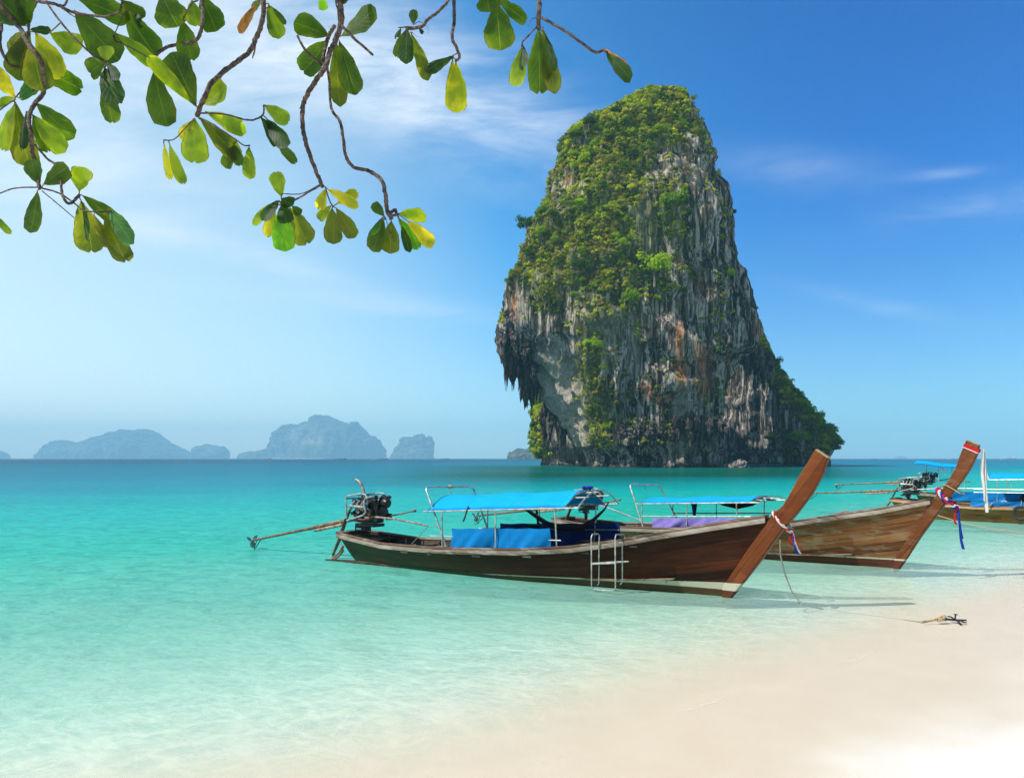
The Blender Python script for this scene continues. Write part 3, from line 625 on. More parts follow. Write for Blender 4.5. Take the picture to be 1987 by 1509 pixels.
SHAFT = simple('rusty_shaft', (.09, .045, .02), (.28, .15, .07), .5, .4, 12)
RUBBER = simple('black_rubber', (.008, .008, .009), (.03, .03, .03), .7, 0, 20)
HOSE = simple('weedy_hose', (.05, .045, .025), (.19, .15, .09), .7, 0, 10, .4)
ROPE = simple('tan_rope', (.26, .18, .09), (.52, .40, .24), .9, 0, 60, .6)
GREYROPE = simple('grey_rope', (.12, .12, .10), (.3, .29, .24), .9, 0, 60, .6)
def cloth(name, c1, c2, rough=.75, trans=.2, scale=3.):
    m, nt, out = newmat(name); co = coords(nt); n = noise(nt, co, scale, 5, .6)
    w = nd(nt, 'TexWave', {'Vector': co, 'Scale': 60., 'Distortion': 1.}).outputs[1]
    c = mix(nt, n, c1, c2)
    h = mth(nt, 'ADD', n, mth(nt, 'MULTIPLY', w, .04))
    st_ = smooth(nt, noise(nt, nd(nt, 'Mapping', {0: co, 3: (.6, 1.5, 2.5)}).outputs[0], 1.7, 6, .7), .52, .75)
    c = mix(nt, mth(nt, 'MULTIPLY', st_, .2), c, mix(nt, .5, c, (.16, .16, .15)))
    cx_ = mth(nt, 'ABSOLUTE', mth(nt, 'SUBTRACT', mth(nt, 'FRACT', mth(nt, 'MULTIPLY', sep(nt, co)[0], .9)), .5)); sm_ = smooth(nt, cx_, .0, .012, 1., 0.)
    c = mix(nt, mth(nt, 'MULTIPLY', sm_, .45), c, mix(nt, 1., c, (.4, .4, .4), 'MULTIPLY'))
    b = bump(nt, mth(nt, 'ADD', h, noise(nt, co, 1.1, 3)), .5, .05)
    d = nd(nt, 'BsdfPrincipled', {'Base Color': c, 'Roughness': rough, 'Normal': b, 'Specular IOR Level': .15}); t = nd(nt, 'BsdfTranslucent', {0: c, 'Normal': b})
    s = nd(nt, 'MixShader', {0: trans, 1: d.outputs[0], 2: t.outputs[0]}); nt.links.new(s.outputs[0], out.inputs[0]); return m
BLUE = cloth('bright_blue_tarpaulin', (.001, .32, .80), (.002, .40, .90), .85, .07)
BLUE2 = cloth('blue_side_tarpaulin', (.001, .15, .42), (.003, .21, .54), .5, .1)
NAVY_SHADED = cloth('shaded_blue_tarpaulin', (.004, .02, .12), (.006, .035, .19), .6, .06)  # blue tarp darkened by painted-in shade; the jacket borrows this navy
PURP = cloth('purple_tarpaulin', (.17, .10, .42), (.38, .28, .68), .6, .15, 5)
WHITEC = cloth('white_cloth', (.72, .70, .66), (.85, .84, .82), .8, .35)
REDC = cloth('red_cloth', (.5, .008, .012), (.72, .02, .03), .8, .2)
RBLUE = cloth('royal_blue_ribbon', (.008, .02, .26), (.02, .05, .42), .6, .2)
DARKC = cloth('dark_netting', (.01, .012, .014), (.03, .03, .04), .9, .1)
PALEC = cloth('pale_green_cloth', (.22, .30, .27), (.40, .48, .44), .8, .25)
def woodmat(name, dark, midc, light, planks=7, seam=.5, rough=.35, stripe=None, weather=0., algae_reflection=.0, worn=(.42, .33, .24)):
    """u runs along the planks in metres, v across them"""
    m, nt, out = newmat(name); uv = nd(nt, 'TexCoord').outputs['UV']; ob = coords(nt); u, v, _ = sep(nt, uv); ox, oy, oz = sep(nt, ob)
    vb = mth(nt, 'ADD', v, mth(nt, 'MULTIPLY', mth(nt, 'SUBTRACT', noise(nt, ob, .6, 2), .5), .05))
    pv = mth(nt, 'MULTIPLY', vb, float(planks)); pid = mth(nt, 'FLOOR', pv); fr = mth(nt, 'FRACT', pv)
    st = nd(nt, 'CombineXYZ', {0: mth(nt, 'MULTIPLY', u, .9), 1: mth(nt, 'MULTIPLY', v, 34.), 2: pid}).outputs[0]
    g = noise(nt, st, 1.0, 7, .66, 1.0)
    st2 = nd(nt, 'CombineXYZ', {0: mth(nt, 'MULTIPLY', u, .25), 1: mth(nt, 'MULTIPLY', v, 5.), 2: pid}).outputs[0]; g2 = noise(nt, st2, 1.3, 4, .6)
    pr = nd(nt, 'TexWhiteNoise', {'W': mth(nt, 'ADD', pid, mth(nt, 'FLOOR', mth(nt, 'ADD', mth(nt, 'MULTIPLY', u, .23), mth(nt, 'MULTIPLY', pid, .37))))}, noise_dimensions='1D').outputs[0]
    f = mth(nt, 'ADD', mth(nt, 'MULTIPLY', g, .55), mth(nt, 'ADD', mth(nt, 'MULTIPLY', g2, .3), mth(nt, 'MULTIPLY', pr, .22)))
    c = ramp(nt, f, [(.34, dark), (.52, midc), (.72, light)])
    e = mth(nt, 'MINIMUM', fr, mth(nt, 'SUBTRACT', 1., fr))
    sm = smooth(nt, e, .012, .05, 1., 0.)
    sm = mth(nt, 'MULTIPLY', sm, smooth(nt, noise(nt, ob, 3, 2), .3, .55))
    c = mix(nt, mth(nt, 'MULTIPLY', sm, seam), c, (.012, .007, .004))
    if weather:
        wn = noise(nt, nd(nt, 'Mapping', {0: ob, 3: (1.2, 1, 5)}).outputs[0], 1.6, 7, .7)
        c = mix(nt, mth(nt, 'MULTIPLY', smooth(nt, wn, .5, .62), weather), c, mix(nt, g, worn, tuple(min(1, k*1.5) for k in worn)))
    sp = smooth(nt, noise(nt, ob, 26, 3, .6), .72, .76)
    c = mix(nt, mth(nt, 'MULTIPLY', sp, .4), c, (.35, .28, .18))
    rg_ = mth(nt, 'ADD', rough, mth(nt, 'MULTIPLY', g, .18))
    if stripe:
        # painted boot stripe: (x0, z0, x1, z1) top line, thickness at x1, colour under it
        x0, z0, x1, z1, th, under = stripe
        k = mth(nt, 'DIVIDE', mth(nt, 'SUBTRACT', ox, x0), x1-x0)
        top = mth(nt, 'ADD', mth(nt, 'MULTIPLY', k, z1-z0), z0); thk = mth(nt, 'MAXIMUM', mth(nt, 'MULTIPLY', mth(nt, 'POWER', mth(nt, 'MAXIMUM', k, 0.), 1.7), th), .018)
        dz = mth(nt, 'SUBTRACT', top, oz)
        below = mth(nt, 'GREATER_THAN', dz, 0.); ins = mth(nt, 'MULTIPLY', below, mth(nt, 'LESS_THAN', dz, thk))
        ins = mth(nt, 'MULTIPLY', ins, smooth(nt, k, -.05, .02))
        chip = smooth(nt, noise(nt, ob, 9, 5, .7), .60, .64)
        c = mix(nt, mth(nt, 'MULTIPLY', below, .85), c, mix(nt, g, under, tuple(q*1.7 for q in under)))
        c = mix(nt, mth(nt, 'MULTIPLY', ins, mth(nt, 'SUBTRACT', 1., mth(nt, 'MULTIPLY', chip, .8))), c, (.44, .42, .31))
    if algae_reflection:
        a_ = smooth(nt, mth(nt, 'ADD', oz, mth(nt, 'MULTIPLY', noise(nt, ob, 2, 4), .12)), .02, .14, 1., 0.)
        c = mix(nt, mth(nt, 'MULTIPLY', a_, algae_reflection), c, (.045, .06, .02))
        a2 = mth(nt, 'MULTIPLY', smooth(nt, mth(nt, 'ADD', ox, mth(nt, 'MULTIPLY', noise(nt, ob, 1.1, 4), 1.5)), 6.2, 1.6), algae_reflection*.9); c = mix(nt, a2, c, mix(nt, g, (.042, .058, .022), (.095, .115, .048)))  # green reflection of the water painted onto the stern half
    h = mth(nt, 'SUBTRACT', mth(nt, 'MULTIPLY', g, .35), sm)
    principled(nt, out, c, rg_, normal=bump(nt, h, .55, .012), Specular_IOR_Level=.13); return m
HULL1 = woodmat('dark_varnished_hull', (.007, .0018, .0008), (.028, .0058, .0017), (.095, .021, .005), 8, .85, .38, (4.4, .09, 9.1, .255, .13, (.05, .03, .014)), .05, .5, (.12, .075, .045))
STEM1 = woodmat('red_brown_stem', (.075, .016, .004), (.13, .034, .009), (.21, .065, .018), 3, .25, .34, (4.4, .09, 9.1, .255, .13, (.06, .02, .01)), .1, 0, (.30, .13, .05))
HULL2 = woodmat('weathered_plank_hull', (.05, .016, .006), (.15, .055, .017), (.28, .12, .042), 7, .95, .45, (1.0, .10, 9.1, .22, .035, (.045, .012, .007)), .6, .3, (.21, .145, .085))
STEM2 = woodmat('brown_stem', (.06, .018, .006), (.125, .038, .011), (.19, .066, .023), 3, .5, .42, (1.0, .10, 9.1, .22, .035, (.07, .02, .012)), .3, 0, (.20, .13, .08))
HULL3 = woodmat('ochre_hull', (.09, .03, .008), (.22, .08, .018), (.32, .13, .032), 6, .6, .4, None, .2, 0)
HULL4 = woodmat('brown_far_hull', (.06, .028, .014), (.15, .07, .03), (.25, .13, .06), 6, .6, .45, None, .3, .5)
RAILD = woodmat('dark_rail_wood', (.05, .028, .02), (.10, .06, .04), (.22, .15, .11), 2, .3, .6, None, .5, 0, (.30, .24, .2))
RAILP = woodmat('weathered_pale_rail', (.07, .05, .036), (.22, .17, .13), (.40, .33, .26), 2, .3, .7, None, .4, 0, (.38, .34, .29))
RAILO = woodmat('orange_rail', (.3, .13, .05), (.48, .24, .10), (.6, .36, .2), 2, .3, .6, None, .3)
INNER = woodmat('grimy_inner_wood', (.012, .009, .007), (.04, .028, .02), (.10, .075, .055), 7, .7, .7, None, .3, 0, (.16, .13, .1))
DECKW = woodmat('pale_deck_wood', (.16, .11, .07), (.34, .26, .18), (.52, .42, .31), 5, .8, .75, None, .4)
ENDW = simple('sawn_end_grain', (.34, .20, .10), (.46, .31, .17), .7, 0, 14)

LW = 9.1
def bbeam(u, B):
    return np.where(u > .45, B*(1-np.clip((u-.45)/.55, 0, 1)**2*.93), B-.47*B*(np.clip(.45-u, 0, 1)/.45)**2)
class Boat:
    def __init__(s, foot, ang, B=.85, gun=None, L=LW, stem_pts=None, root=None):
        a = R(ang); s.ang = ang; d = EYE*FPX/(foot[1]-HY); ft = np.array([(foot[0]-CX)/FPX*d, d])
        s.u = np.array([math.cos(a), -math.sin(a)]); s.n = np.array([math.sin(a), math.cos(a)]); s.O = ft-s.u*L; s.L = L; s.B = B
        s.gun = np.array(gun or [(-.4, .66), (0, .62), (1.5, .50), (3.2, .52), (5.2, .62), (6.3, .73), (7.3, .9), (8.2, 1.1), (9.1, 1.28), (9.85, 1.42)])
        s.rot = -a
    def g(s, x): return np.interp(x, s.gun[:, 0], s.gun[:, 1])
    def un(s, px, py, t):
        """where the sight line through the photo meets the boat's lengthwise plane at side offset t"""
        r = np.array([(px-CX)/FPX, 1.]); k = (s.O+s.n*t)@s.n/(r@s.n); P = r*k
        return (float((P-s.O)@s.u), t, float(EYE+(HY-py)/FPX*k))
    def world(s, x, t, z): p = s.O+s.u*x+s.n*t; return Vector((p[0], p[1], z))
    def surf(s, u, v, side, off=0.):
        """u 0..1 stern to bow, v 0..1 keel to rail"""
        xk0, xk1 = .25, s.L; xg0, xg1 = -.12, s.stemx
        x = (xk0+(xk1-xk0)*u)*(1-v)+(xg0+(xg1-xg0)*u)*v
        zk = -.30+.42*np.clip(.12-u, 0, 1)/.12*.3+.30*np.clip((u-.72)/.28, 0, 1)**1.5
        zg = s.g(xg0+(xg1-xg0)*u)
        z = zk+(zg-zk)*v
        b = bbeam(u, s.B); sh = np.power(np.maximum(v, 0), .42+.35*np.clip((u-.55)/.45, 0, 1)+.25*np.clip((.15-u)/.15, 0, 1))
        y = side*np.maximum(b*sh-off, .004); return x, y, z
    def halfw(s, x): u = (x+.12)/(s.stemx+.12); return float(bbeam(np.array(u), s.B))
def build_boat(s, label, group, M, cap_red=False, stem=None, deck_z=.16):
    """hull, rails, ribs, floor, stem: common to every longtail boat"""
    root = empty('longtail_boat', (s.O[0], s.O[1], 0), s.rot); tag(root, label, 'boat', group); s.root = root
    s.stemx = stem['joint'][0]
    nu, nv = 90, 22; u, v = np.meshgrid(np.linspace(0, 1, nu), np.linspace(0, 1, nv)); V = []; Q = []; UV = []; n0 = 0
    for side in (-1, 1):
        x, y, z = s.surf(u, v, side); V.append(np.stack([x, y, z], -1).reshape(-1, 3)); q = gridquads(nv, nu)
        Q.append((q if side < 0 else q[:, ::-1])+n0); n0 += nu*nv; UV.append(np.stack([x, v], -1).reshape(-1, 2))
    tr = np.array([[i*nu, (i+1)*nu, (i+1)*nu+nu*nv, i*nu+nu*nv] for i in range(nv-1)]); Q.append(tr)
    npmesh('hull', np.concatenate(V), np.concatenate(Q), mat=M['hull'], parent=root, smooth=True, uv=np.concatenate(UV))
    V = []; Q = []; UV = []; n0 = 0; uu, v2 = np.meshgrid(np.linspace(0.004, .985, nu), np.linspace(.12, .995, nv))
    for side in (-1, 1):
        x, y, z = s.surf(uu, v2, side, .035); V.append(np.stack([x, y, z], -1).reshape(-1, 3)); q = gridquads(nv, nu)
        Q.append((q if side > 0 else q[:, ::-1])+n0); n0 += nu*nv; UV.append(np.stack([x, v2], -1).reshape(-1, 2))
    npmesh('hull_lining', np.concatenate(V), np.concatenate(Q), mat=M['inner'], parent=root, smooth=True, uv=np.concatenate(UV))
    # rails
    def sweep(name, mat, prof, x0, x1, side, n=80, zoff=0.):
        xs = np.linspace(x0, x1, n); V = []
        for x in xs:
            y = side*s.halfw(x); z = float(s.g(x))+zoff
            for a, b in prof: V.append((x, y+side*a, z+b))
        k = len(prof); V = np.array(V); q = gridquads(n, k, True); f = [tuple(r) for r in q]+[tuple(range(k)), tuple(range((n-1)*k, n*k))]
        mb = MB(); mb.add(V, f); o = mb.build(name, mat, root, True)
        l = o.data.uv_layers.new(name='UVMap')
        for lp in o.data.loops:
            c = o.data.vertices[lp.vertex_index].co; l.data[lp.index].uv = (c.x, .5+c.z*.4+c.y*.8)
        return o
    xe = s.stemx-.06
    for side in (-1, 1):
        sweep('rub_rail', M['rail_pale'], [(.0, -.085), (.035, -.08), (.045, -.02), (.035, .0), (0, .0)], -.14, xe, side)
        sweep('gunwale', M['rail_dark'], [(-.05, .003), (.03, .003), (.035, .03), (.02, .05), (-.045, .05), (-.06, .02)], -.14, xe, side)
    # transom cap and stern deck
    mb = MB(); b0 = s.halfw(-.12)
    poly = [(-.16, s.g(-.1)-.03), (-.16, s.g(-.1)+.06), (.02, s.g(0)+.06), (.02, s.g(0)-.03)]; mb.prism(poly, -b0-.03, b0+.03)
    mb.build('transom_beam', M['rail_dark'], root)
    mb = MB()
    for i in range(5):
        x = .12+i*.17; w = s.halfw(x)-.05; mb.box((x, 0, s.g(x)-.045), (.155, w*2, .03))
    mb.build('stern_deck', M['inner'], root)
    # ribs, each one bent timber from rail to rail under the floor
    for x in np.arange(.9, s.L-.4, .42):
        u0 = (x-.25)/(s.L-.25); pts = []
        for side, vs_ in ((-1, np.linspace(.98, .12, 7)), (1, np.linspace(.12, .98, 7))):
            pts += [Vector([float(q) for q in s.surf(np.array(u0), np.array(vv_), side, .05)]) for vv_ in vs_]
        mb = MB(); mb.tube(pts, .022, 5); mb.build('rib', M['rib'], root, True)
    # floor planks
    mb = MB()
    for j in range(-2, 3):
        xs = np.linspace(.8, 8.2, 40); wj = []
        for x in xs:
            w = s.halfw(x)*.62; wj.append((x, w))
        vs = []; y0_, y1_ = (j-.46)/2.5, (j+.46)/2.5
        for x, w in wj:
            z = deck_z+.10*max(0, (x-6)/2)**2; vs += [(x, y0_*w, z), (x, y1_*w, z), (x, y1_*w, z-.025), (x, y0_*w, z-.025)]
        fs = [tuple(r) for r in gridquads(len(wj), 4, True)]+[(0, 1, 2, 3)]; mb.add(vs, fs)
    mb.build('floor_boards', M['floor'], root)
    mb = MB()
    for x in M.get('thwarts', (2.2, 3.0, 4.2, 5.4, 6.6, 7.5)):
        w = s.halfw(x)-.04; z = float(s.g(x))-.12; mb.box((x, 0, z), (.2, w*2, .035))
    mb.build('bench_boards', M['floor'], root)
    # fore deck
    xs = np.linspace(8.35, s.stemx-.1, 12); vs = []
    for x in xs:
        w = max(s.halfw(x)-.03, .02); z = float(s.g(x))-.05; vs += [(x, -w, z), (x, w, z), (x, w, z-.03), (x, -w, z-.03)]
    mb = MB(); mb.add(vs, [tuple(r) for r in gridquads(len(xs), 4, True)]+[(0, 1, 2, 3), (44, 45, 46, 47)]); mb.build('fore_deck', M['inner'], root)
    # stem: a heavy curved timber
    P = stem['poly']; mb = MB(); th = stem.get('th', .085); mb.prism(P, -th, th, .014); o = mb.build('stem', M['stem'], root)
    l = o.data.uv_layers.new(name='UVMap'); d = Vector((.72, 0, 1)).normalized(); e = Vector((1, 0, -.72)).normalized()
    for lp in o.data.loops:
        c = o.data.vertices[lp.vertex_index].co; l.data[lp.index].uv = (c.dot(d), c.dot(e)*.8+c.y*.3+.2)
    a, b = stem['cap']; A, B_ = Vector((a[0], 0, a[1])), Vector((b[0], 0, b[1])); dd = (B_-A); up = Vector((-dd.z, 0, dd.x)).normalized()
    if up.z < 0: up = -up
    M_ = Matrix(((dd.normalized().x, 0, up.x), (0, 1, 0), (dd.normalized().z, 0, up.z)))
    mb = MB(); mb.box((A+B_)/2+up*.008, (dd.length-.012, th*2-.012, .016), M_); mb.build('stem_end', M['cap'], root)
    return root
def engine(s, x, z, sc, M=None, hose=True, stack=True, yaw=0., tail=(-3.83, .23), tiller=(2.4, .93), cage=GALV, seed=1, second=False):
    """marine car engine on a pivot with its long propeller shaft"""
    e = empty('engine', (x, 0, z), yaw, s.root); rg = random.Random(seed)
    mb = MB(); q = sc
    mb.box((.02*q, 0, .16*q), (.58*q, .32*q, .34*q), ch=.08); mb.box((-.05*q, 0, .33*q), (.42*q, .2*q, .1*q), ch=.1); mb.box((-.02*q, 0, -.03*q), (.56*q, .22*q, .13*q), ch=.15)
    for i in range(4): mb.disc((-.2*q+.115*q*i, 0, .36*q), (-.2*q+.115*q*i, 0, .43*q), .035*q, 10)
    for i in range(20):
        c = Vector((rg.uniform(-.28, .34)*q, rg.choice((-1, -1, 1))*rg.uniform(.13, .21)*q, rg.uniform(-.04, .40)*q)); mb.box(c, (rg.uniform(.05, .14)*q, rg.uniform(.05, .1)*q, rg.uniform(.05, .13)*q), Matrix.Rotation(rg.uniform(-.5, .5), 3, 'Y'))
    mb.build('engine_block', BLACKM, e)
    mb = MB()
    for i in range(4):
        a = Vector((-.22*q+.12*q*i, -.13*q, .30*q)); mb.tube([a, a+Vector((0, -.07*q, .02*q)), a+Vector((-.03*q, -.10*q, -.06*q)), a+Vector((-.08*q, -.10*q, -.12*q))], .026*q, 8)
    mb.tube([(-.32*q, -.23*q, .22*q), (.12*q, -.23*q, .20*q), (.2*q, -.2*q, .1*q)], .033*q, 8)
    mb.box((-.22*q, -.15*q, .25*q), (.1*q, .1*q, .1*q), ch=.2); mb.disc((-.15*q, -.12*q, .12*q), (-.15*q, -.2*q, .12*q), .05*q)
    mb.build('manifold', GREYM, e, True)
    mb = MB()
    mb.disc((.29*q, 0, .12*q), (.34*q, 0, .12*q), .12*q); mb.disc((.29*q, -.06*q, .31*q), (.35*q, -.06*q, .31*q), .085*q); mb.disc((.3*q, .1*q, .28*q), (.36*q, .1*q, .28*q), .06*q)
    mb.disc((.38*q, -.04*q, .30*q), (.5*q, -.04*q, .28*q), .09*q); mb.tube([(.26*q, 0, .36*q), (.36*q, -.02*q, .42*q), (.46*q, -.03*q, .36*q)], .035*q, 8)
    mb.torus((.315*q, -.01*q, .22*q), .13*q, .012*q, (1, 0, 0), sx=1)
    mb.build('pulleys', BLACKM, e, True)
    mb = MB(); mb.disc((.02*q, -.16*q, .2*q), (.02*q, -.25*q, .2*q), .07*q); mb.disc((.16*q, -.15*q, .08*q), (.16*q, -.24*q, .08*q), .055*q); mb.box((-.3*q, 0, .02*q), (.1*q, .24*q, .22*q))
    mb.tube([(-.25*q, -.17*q, -.02*q), (0, -.19*q, -.04*q), (.22*q, -.16*q, .0)], .02*q, 7)
    mb.build('starter_motor', RUST, e, True)
    mb = MB()  # protective cage of pipe
    r = .019*q
    for yy_ in (-.26, .24):
        mb.tube([(-.38*q, yy_*q, -.02*q), (-.40*q, yy_*q, .36*q), (-.36*q, yy_*q, .41*q), (.0, yy_*q, .46*q), (.12*q, yy_*q, .45*q), (.17*q, yy_*q, .40*q), (.15*q, yy_*q, .36*q)], r, 8)
    mb.tube([(-.40*q, -.26*q, .36*q), (-.40*q, .24*q, .36*q)], r, 8); mb.tube([(-.1*q, -.26*q, .44*q), (-.1*q, .24*q, .44*q)], r, 8)
    mb.tube([(-.36*q, -.27*q, -.06*q), (.08*q, -.27*q, .06*q), (.14*q, -.27*q, .12*q), (.1*q, -.28*q, .3*q), (.13*q, -.27*q, .39*q), (.3*q, -.24*q, .42*q)], r, 8)
    mb.build('engine_cage', cage, e, True)
    mb = MB(); mb.box((-.02*q, 0, -.14*q), (.5*q, .3*q, .06*q)); mb.box((-.12*q, 0, -.22*q), (.14*q, .16*q, .14*q)); mb.disc((-.12*q, 0, -.2*q), (-.12*q, 0, -.46*q), .05*q); mb.box((-.25*q, 0, -.2*q), (.3*q, .05*q, .04*q))
    mb.tube([(-.3*q, -.1*q, -.15*q), (-.3*q, -.1*q, -.24*q), (.1*q, -.1*q, -.26*q)], .015*q, 6)
    mb.build('pivot_mount', BLACKM, e)
    if stack:
        mb = MB(); mb.tube([(-.17*q, 0, .3*q), (-.17*q, 0, .44*q), (-.19*q, 0, .52*q), (-.24*q, 0, .62*q), (-.32*q, 0, .69*q), (-.40*q, 0, .72*q)], .026*q, 9); mb.build('exhaust_pipe', RUSTP, e, True)
    # shaft tube aft
    T = Vector((tail[0]-x, 0, tail[1]-z)); A = Vector((-.3*q, 0, -.03*q)); sh = empty('propeller_shaft', (0, 0, 0), 0, e)
    sh2 = MB(); sh2.tube([A, A.lerp(T, .5)+Vector((0, 0, -.0)), T], [.042, .036, .028], 10)
    for k in (.08, .2, .3, .42): c = A.lerp(T, k); sh2.disc(c, c+(T-A).normalized()*.05, .045, 10)
    o = sh2.build('drive_shaft', SHAFT, e, True); bpy.data.objects.remove(sh)
    mb = MB(); a = A.lerp(T, .14)+Vector((0, -.02, -.07)); b = A.lerp(T, .38)+Vector((0, -.02, -.08)); mb.tube([a, b], .038, 10); mb.tube([A.lerp(T, .1)+Vector((0, 0, .045)), A.lerp(T, .4)+Vector((0, 0, .035))], .016, 7); mb.build('cooling_pipe', RUSTP, e, True)
    d = (T-A).normalized(); mb = MB(); mb.disc(T-d*.04, T+d*.06, .04, 12)
    for i in range(3):
        a0 = i*2.094+.6; rd = Vector((0, math.cos(a0), math.sin(a0))); tn = d.cross(rd); vs = []; n = 7
        for j in range(n):
            t_ = j/(n-1); w = .075*math.sin(math.pi*min(.97, t_*.85+.12)); c = T+rd*(.03+.17*t_); tw = tn*math.cos(.6)+d*math.sin(.6)
            for sgn in (-1, 1):
                vs += [c+tw*w*sgn+d.cross(tw)*.005, c+tw*w*sgn-d.cross(tw)*.005]
        fs = []
        for j in range(n-1):
            k = j*4; fs += [(k, k+2, k+6, k+4), (k+1, k+5, k+7, k+3), (k, k+4, k+5, k+1), (k+2, k+3, k+7, k+6)]
        fs += [(0, 1, 3, 2), (4*n-4, 4*n-2, 4*n-1, 4*n-3)]; mb.add(vs, fs)
    mb.build('propeller', GREYM, e, True)
    mb = MB(); g_ = T-d*.38; mb.tube([g_, T-d*.1+Vector((0, 0, -.24)), T+d*.06+Vector((0, 0, -.27))], .011, 6); mb.tube([T-d*.2, T-d*.06+Vector((0, 0, -.25))], .009, 6); mb.build('skeg', BLACKM, e, True)
    mb = MB(); B_ = Vector((tiller[0]-x, -.18, tiller[1]-z)); mb.tube([(.0, -.15*q, .0), (.25*q, -.17*q, .03*q), B_.lerp(Vector((.25*q, -.17*q, .03*q)), .6)+Vector((0, 0, .03)), B_], [.024, .024, .021, .019], 9); mb.build('tiller_pole', RUSTP if not second else GALV, e, True)
    mb = MB(); mb.tube([(.2*q, .06*q, -.0), (.7*q, .1*q, .09*q), (.98*q, .12*q, .15*q)], .016, 8); mb.disc((.98*q, .12*q, .15*q), (1.04*q, .12*q, .16*q), .03, 10); mb.build('shift_lever', SHAFT, e, True)
    if hose:
        mb = MB()
        for k, dy in ((0, -.1), (1, -.16)):
            mb.tube([(-.36*q+.08*k, dy, .3*q), (-.45*q+.05*k, dy-.03, .12*q), (-.55*q, dy-.04, -.1*q), (-.72*q, dy-.02, -.45*q), (-.93*q+.04*k, dy, -.75*q), (-.98*q+.1*k, dy, -.98*q), (-.85*q+.1*k, dy+.02, -1.12*q), (-.6*q, dy+.04, -1.16*q)], .026, 9)
        mb.build('cooling_hose', HOSE, e, True)
    return e
def canopy(s, x0, x1, z0, z1, rise, hw=.82, mat=None, posts=(), ext=.25, frame=STEEL, drop=.0, gap=0.):
    """arched cover on a pipe frame; z0 at stern end, z1 at bow end"""
    n, m_ = 40, 17; V = []
    prof = [(-1 + 2*j/(m_-1)) for j in range(m_)]
    def arch(t): return rise*(1-abs(t)**1.9)
    for i in range(n):
        k = i/(n-1); x = x0+(x1-x0)*k; z = z0+(z1-z0)*k
        for t in prof:
            V.append((x+.02*math.sin(t*6), t*hw, z+arch(t)-.028*abs(math.sin(k*math.pi*2))*(1-abs(t))-.008*math.sin(k*31+t*3)*abs(t)+.006*math.sin(k*17)))
    V = np.array(V); V2 = V.copy(); V2[:, 2] -= .006
    q = gridquads(n, m_); N = len(V); bot = q[:, ::-1]+N
    rim = []
    edge = [i for i in range(m_)]+[i*m_+m_-1 for i in range(1, n)]+[(n-1)*m_+j for j in range(m_-2, -1, -1)]+[i*m_ for i in range(n-2, 0, -1)]
    for a, b in zip(edge, edge[1:]+edge[:1]): rim.append((a, b, b+N, a+N))
    npmesh('canopy_cover', np.concatenate([V, V2]), np.concatenate([q, bot, np.array(rim)]), mat=mat, parent=s.root, smooth=False)
    mb = MB(); r = .014
    for i, k in enumerate((-ext*.0, .5, 1.0)):
        x = x0+(x1-x0)*k; z = z0+(z1-z0)*k-.03; mb.tube([(x, t*hw, z+arch(t)-(.03*(1-abs(t)) if k == .5 else 0)) for t in prof], r, 7)
    for k in (1.09,):
        x = x0+(x1-x0)*k; z = z0+(z1-z0)*k-.02; mb.tube([(x, t*hw, z+arch(t)) for t in prof], r, 7)
    for t in (-1, -.5, 0, .5, 1): mb.tube([(x0-.1, t*hw, z0+arch(t)-(.025 if abs(t) == 1 else .065)), (x1+.09*(x1-x0), t*hw, z1+arch(t)+(z1-z0)*.09-(.025 if abs(t) == 1 else .065))], r*(1.15 if abs(t) == 1 else .8), 7)
    mb.build('canopy_frame', frame, s.root, True)
    for k in posts:
        x = x0+(x1-x0)*k; zt = z0+(z1-z0)*k
        for side in (-1, 1):
            xx = x; w = min(s.halfw(xx), hw+.2); mb = MB()
            mb.tube([(xx, side*(w-.05), float(s.g(xx))-.02), (xx, side*(hw+.0), zt-.02)], .015, 8); mb.disc((xx, side*(w-.05), float(s.g(xx))+.0), (xx, side*(w-.05), float(s.g(xx))+.03), .03, 10)
            mb.build('canopy_post', frame, s.root, True)
def hoop(s, near_b, near_t, far_t, far_b, frame=GALV, knot=True):
    mb = MB(); a, b, c, d = [Vector(p) for p in (near_b, near_t, far_t, far_b)]
    mb.tube([a, b.lerp(a, .06), b.lerp(a, .02)+(c-b).normalized()*.03, b.lerp(c, .06), c.lerp(b, .06), c.lerp(d, .02)+(b-c).normalized()*.03, c.lerp(d, .06), d], .020, 9)
    mb.tube([b.lerp(c, .5), b.lerp(c, .5)+Vector((.05, 0, -.22))], .008, 6)
    o = mb.build('stern_hoop', frame, s.root, True)
    if knot:
        mb = MB(); k = b.lerp(c, .5)
        for i in range(4): mb.torus(k+Vector((.0, .02*i-.03, 0)), .028, .012, (c-b), 14, 6)
        mb.build('rope_knot', ROPE, o, True)
def hang(s, x0, x1, y, zt0, zt1, zb0, zb1, mat, name='side_tarp', seed=0, wav=.034):
    n, m_ = 50, 12; V = []
    for j in range(m_):
        v = j/(m_-1)
        for i in range(n):
            k = i/(n-1); x = x0+(x1-x0)*k; zt = zt0+(zt1-zt0)*k-.012*abs(math.sin(k*math.pi*5)); zb = zb0+(zb1-zb0)*k
            w = wav*(math.sin(k*11+seed+v*2.)+.6*math.sin(k*23+v*3+seed*2)+.4*math.sin(k*47+v*6+seed))*(.3+.7*v)
            V.append((x+.01*math.sin(v*5), y+w, zt+(zb-zt)*v))
    V = np.array(V); V2 = V+np.array([0, .004, 0]); q = gridquads(m_, n); N = len(V)
    npmesh(name, np.concatenate([V, V2]), np.concatenate([q, q[:, ::-1]+N]), mat=mat, parent=s.root, smooth=True)
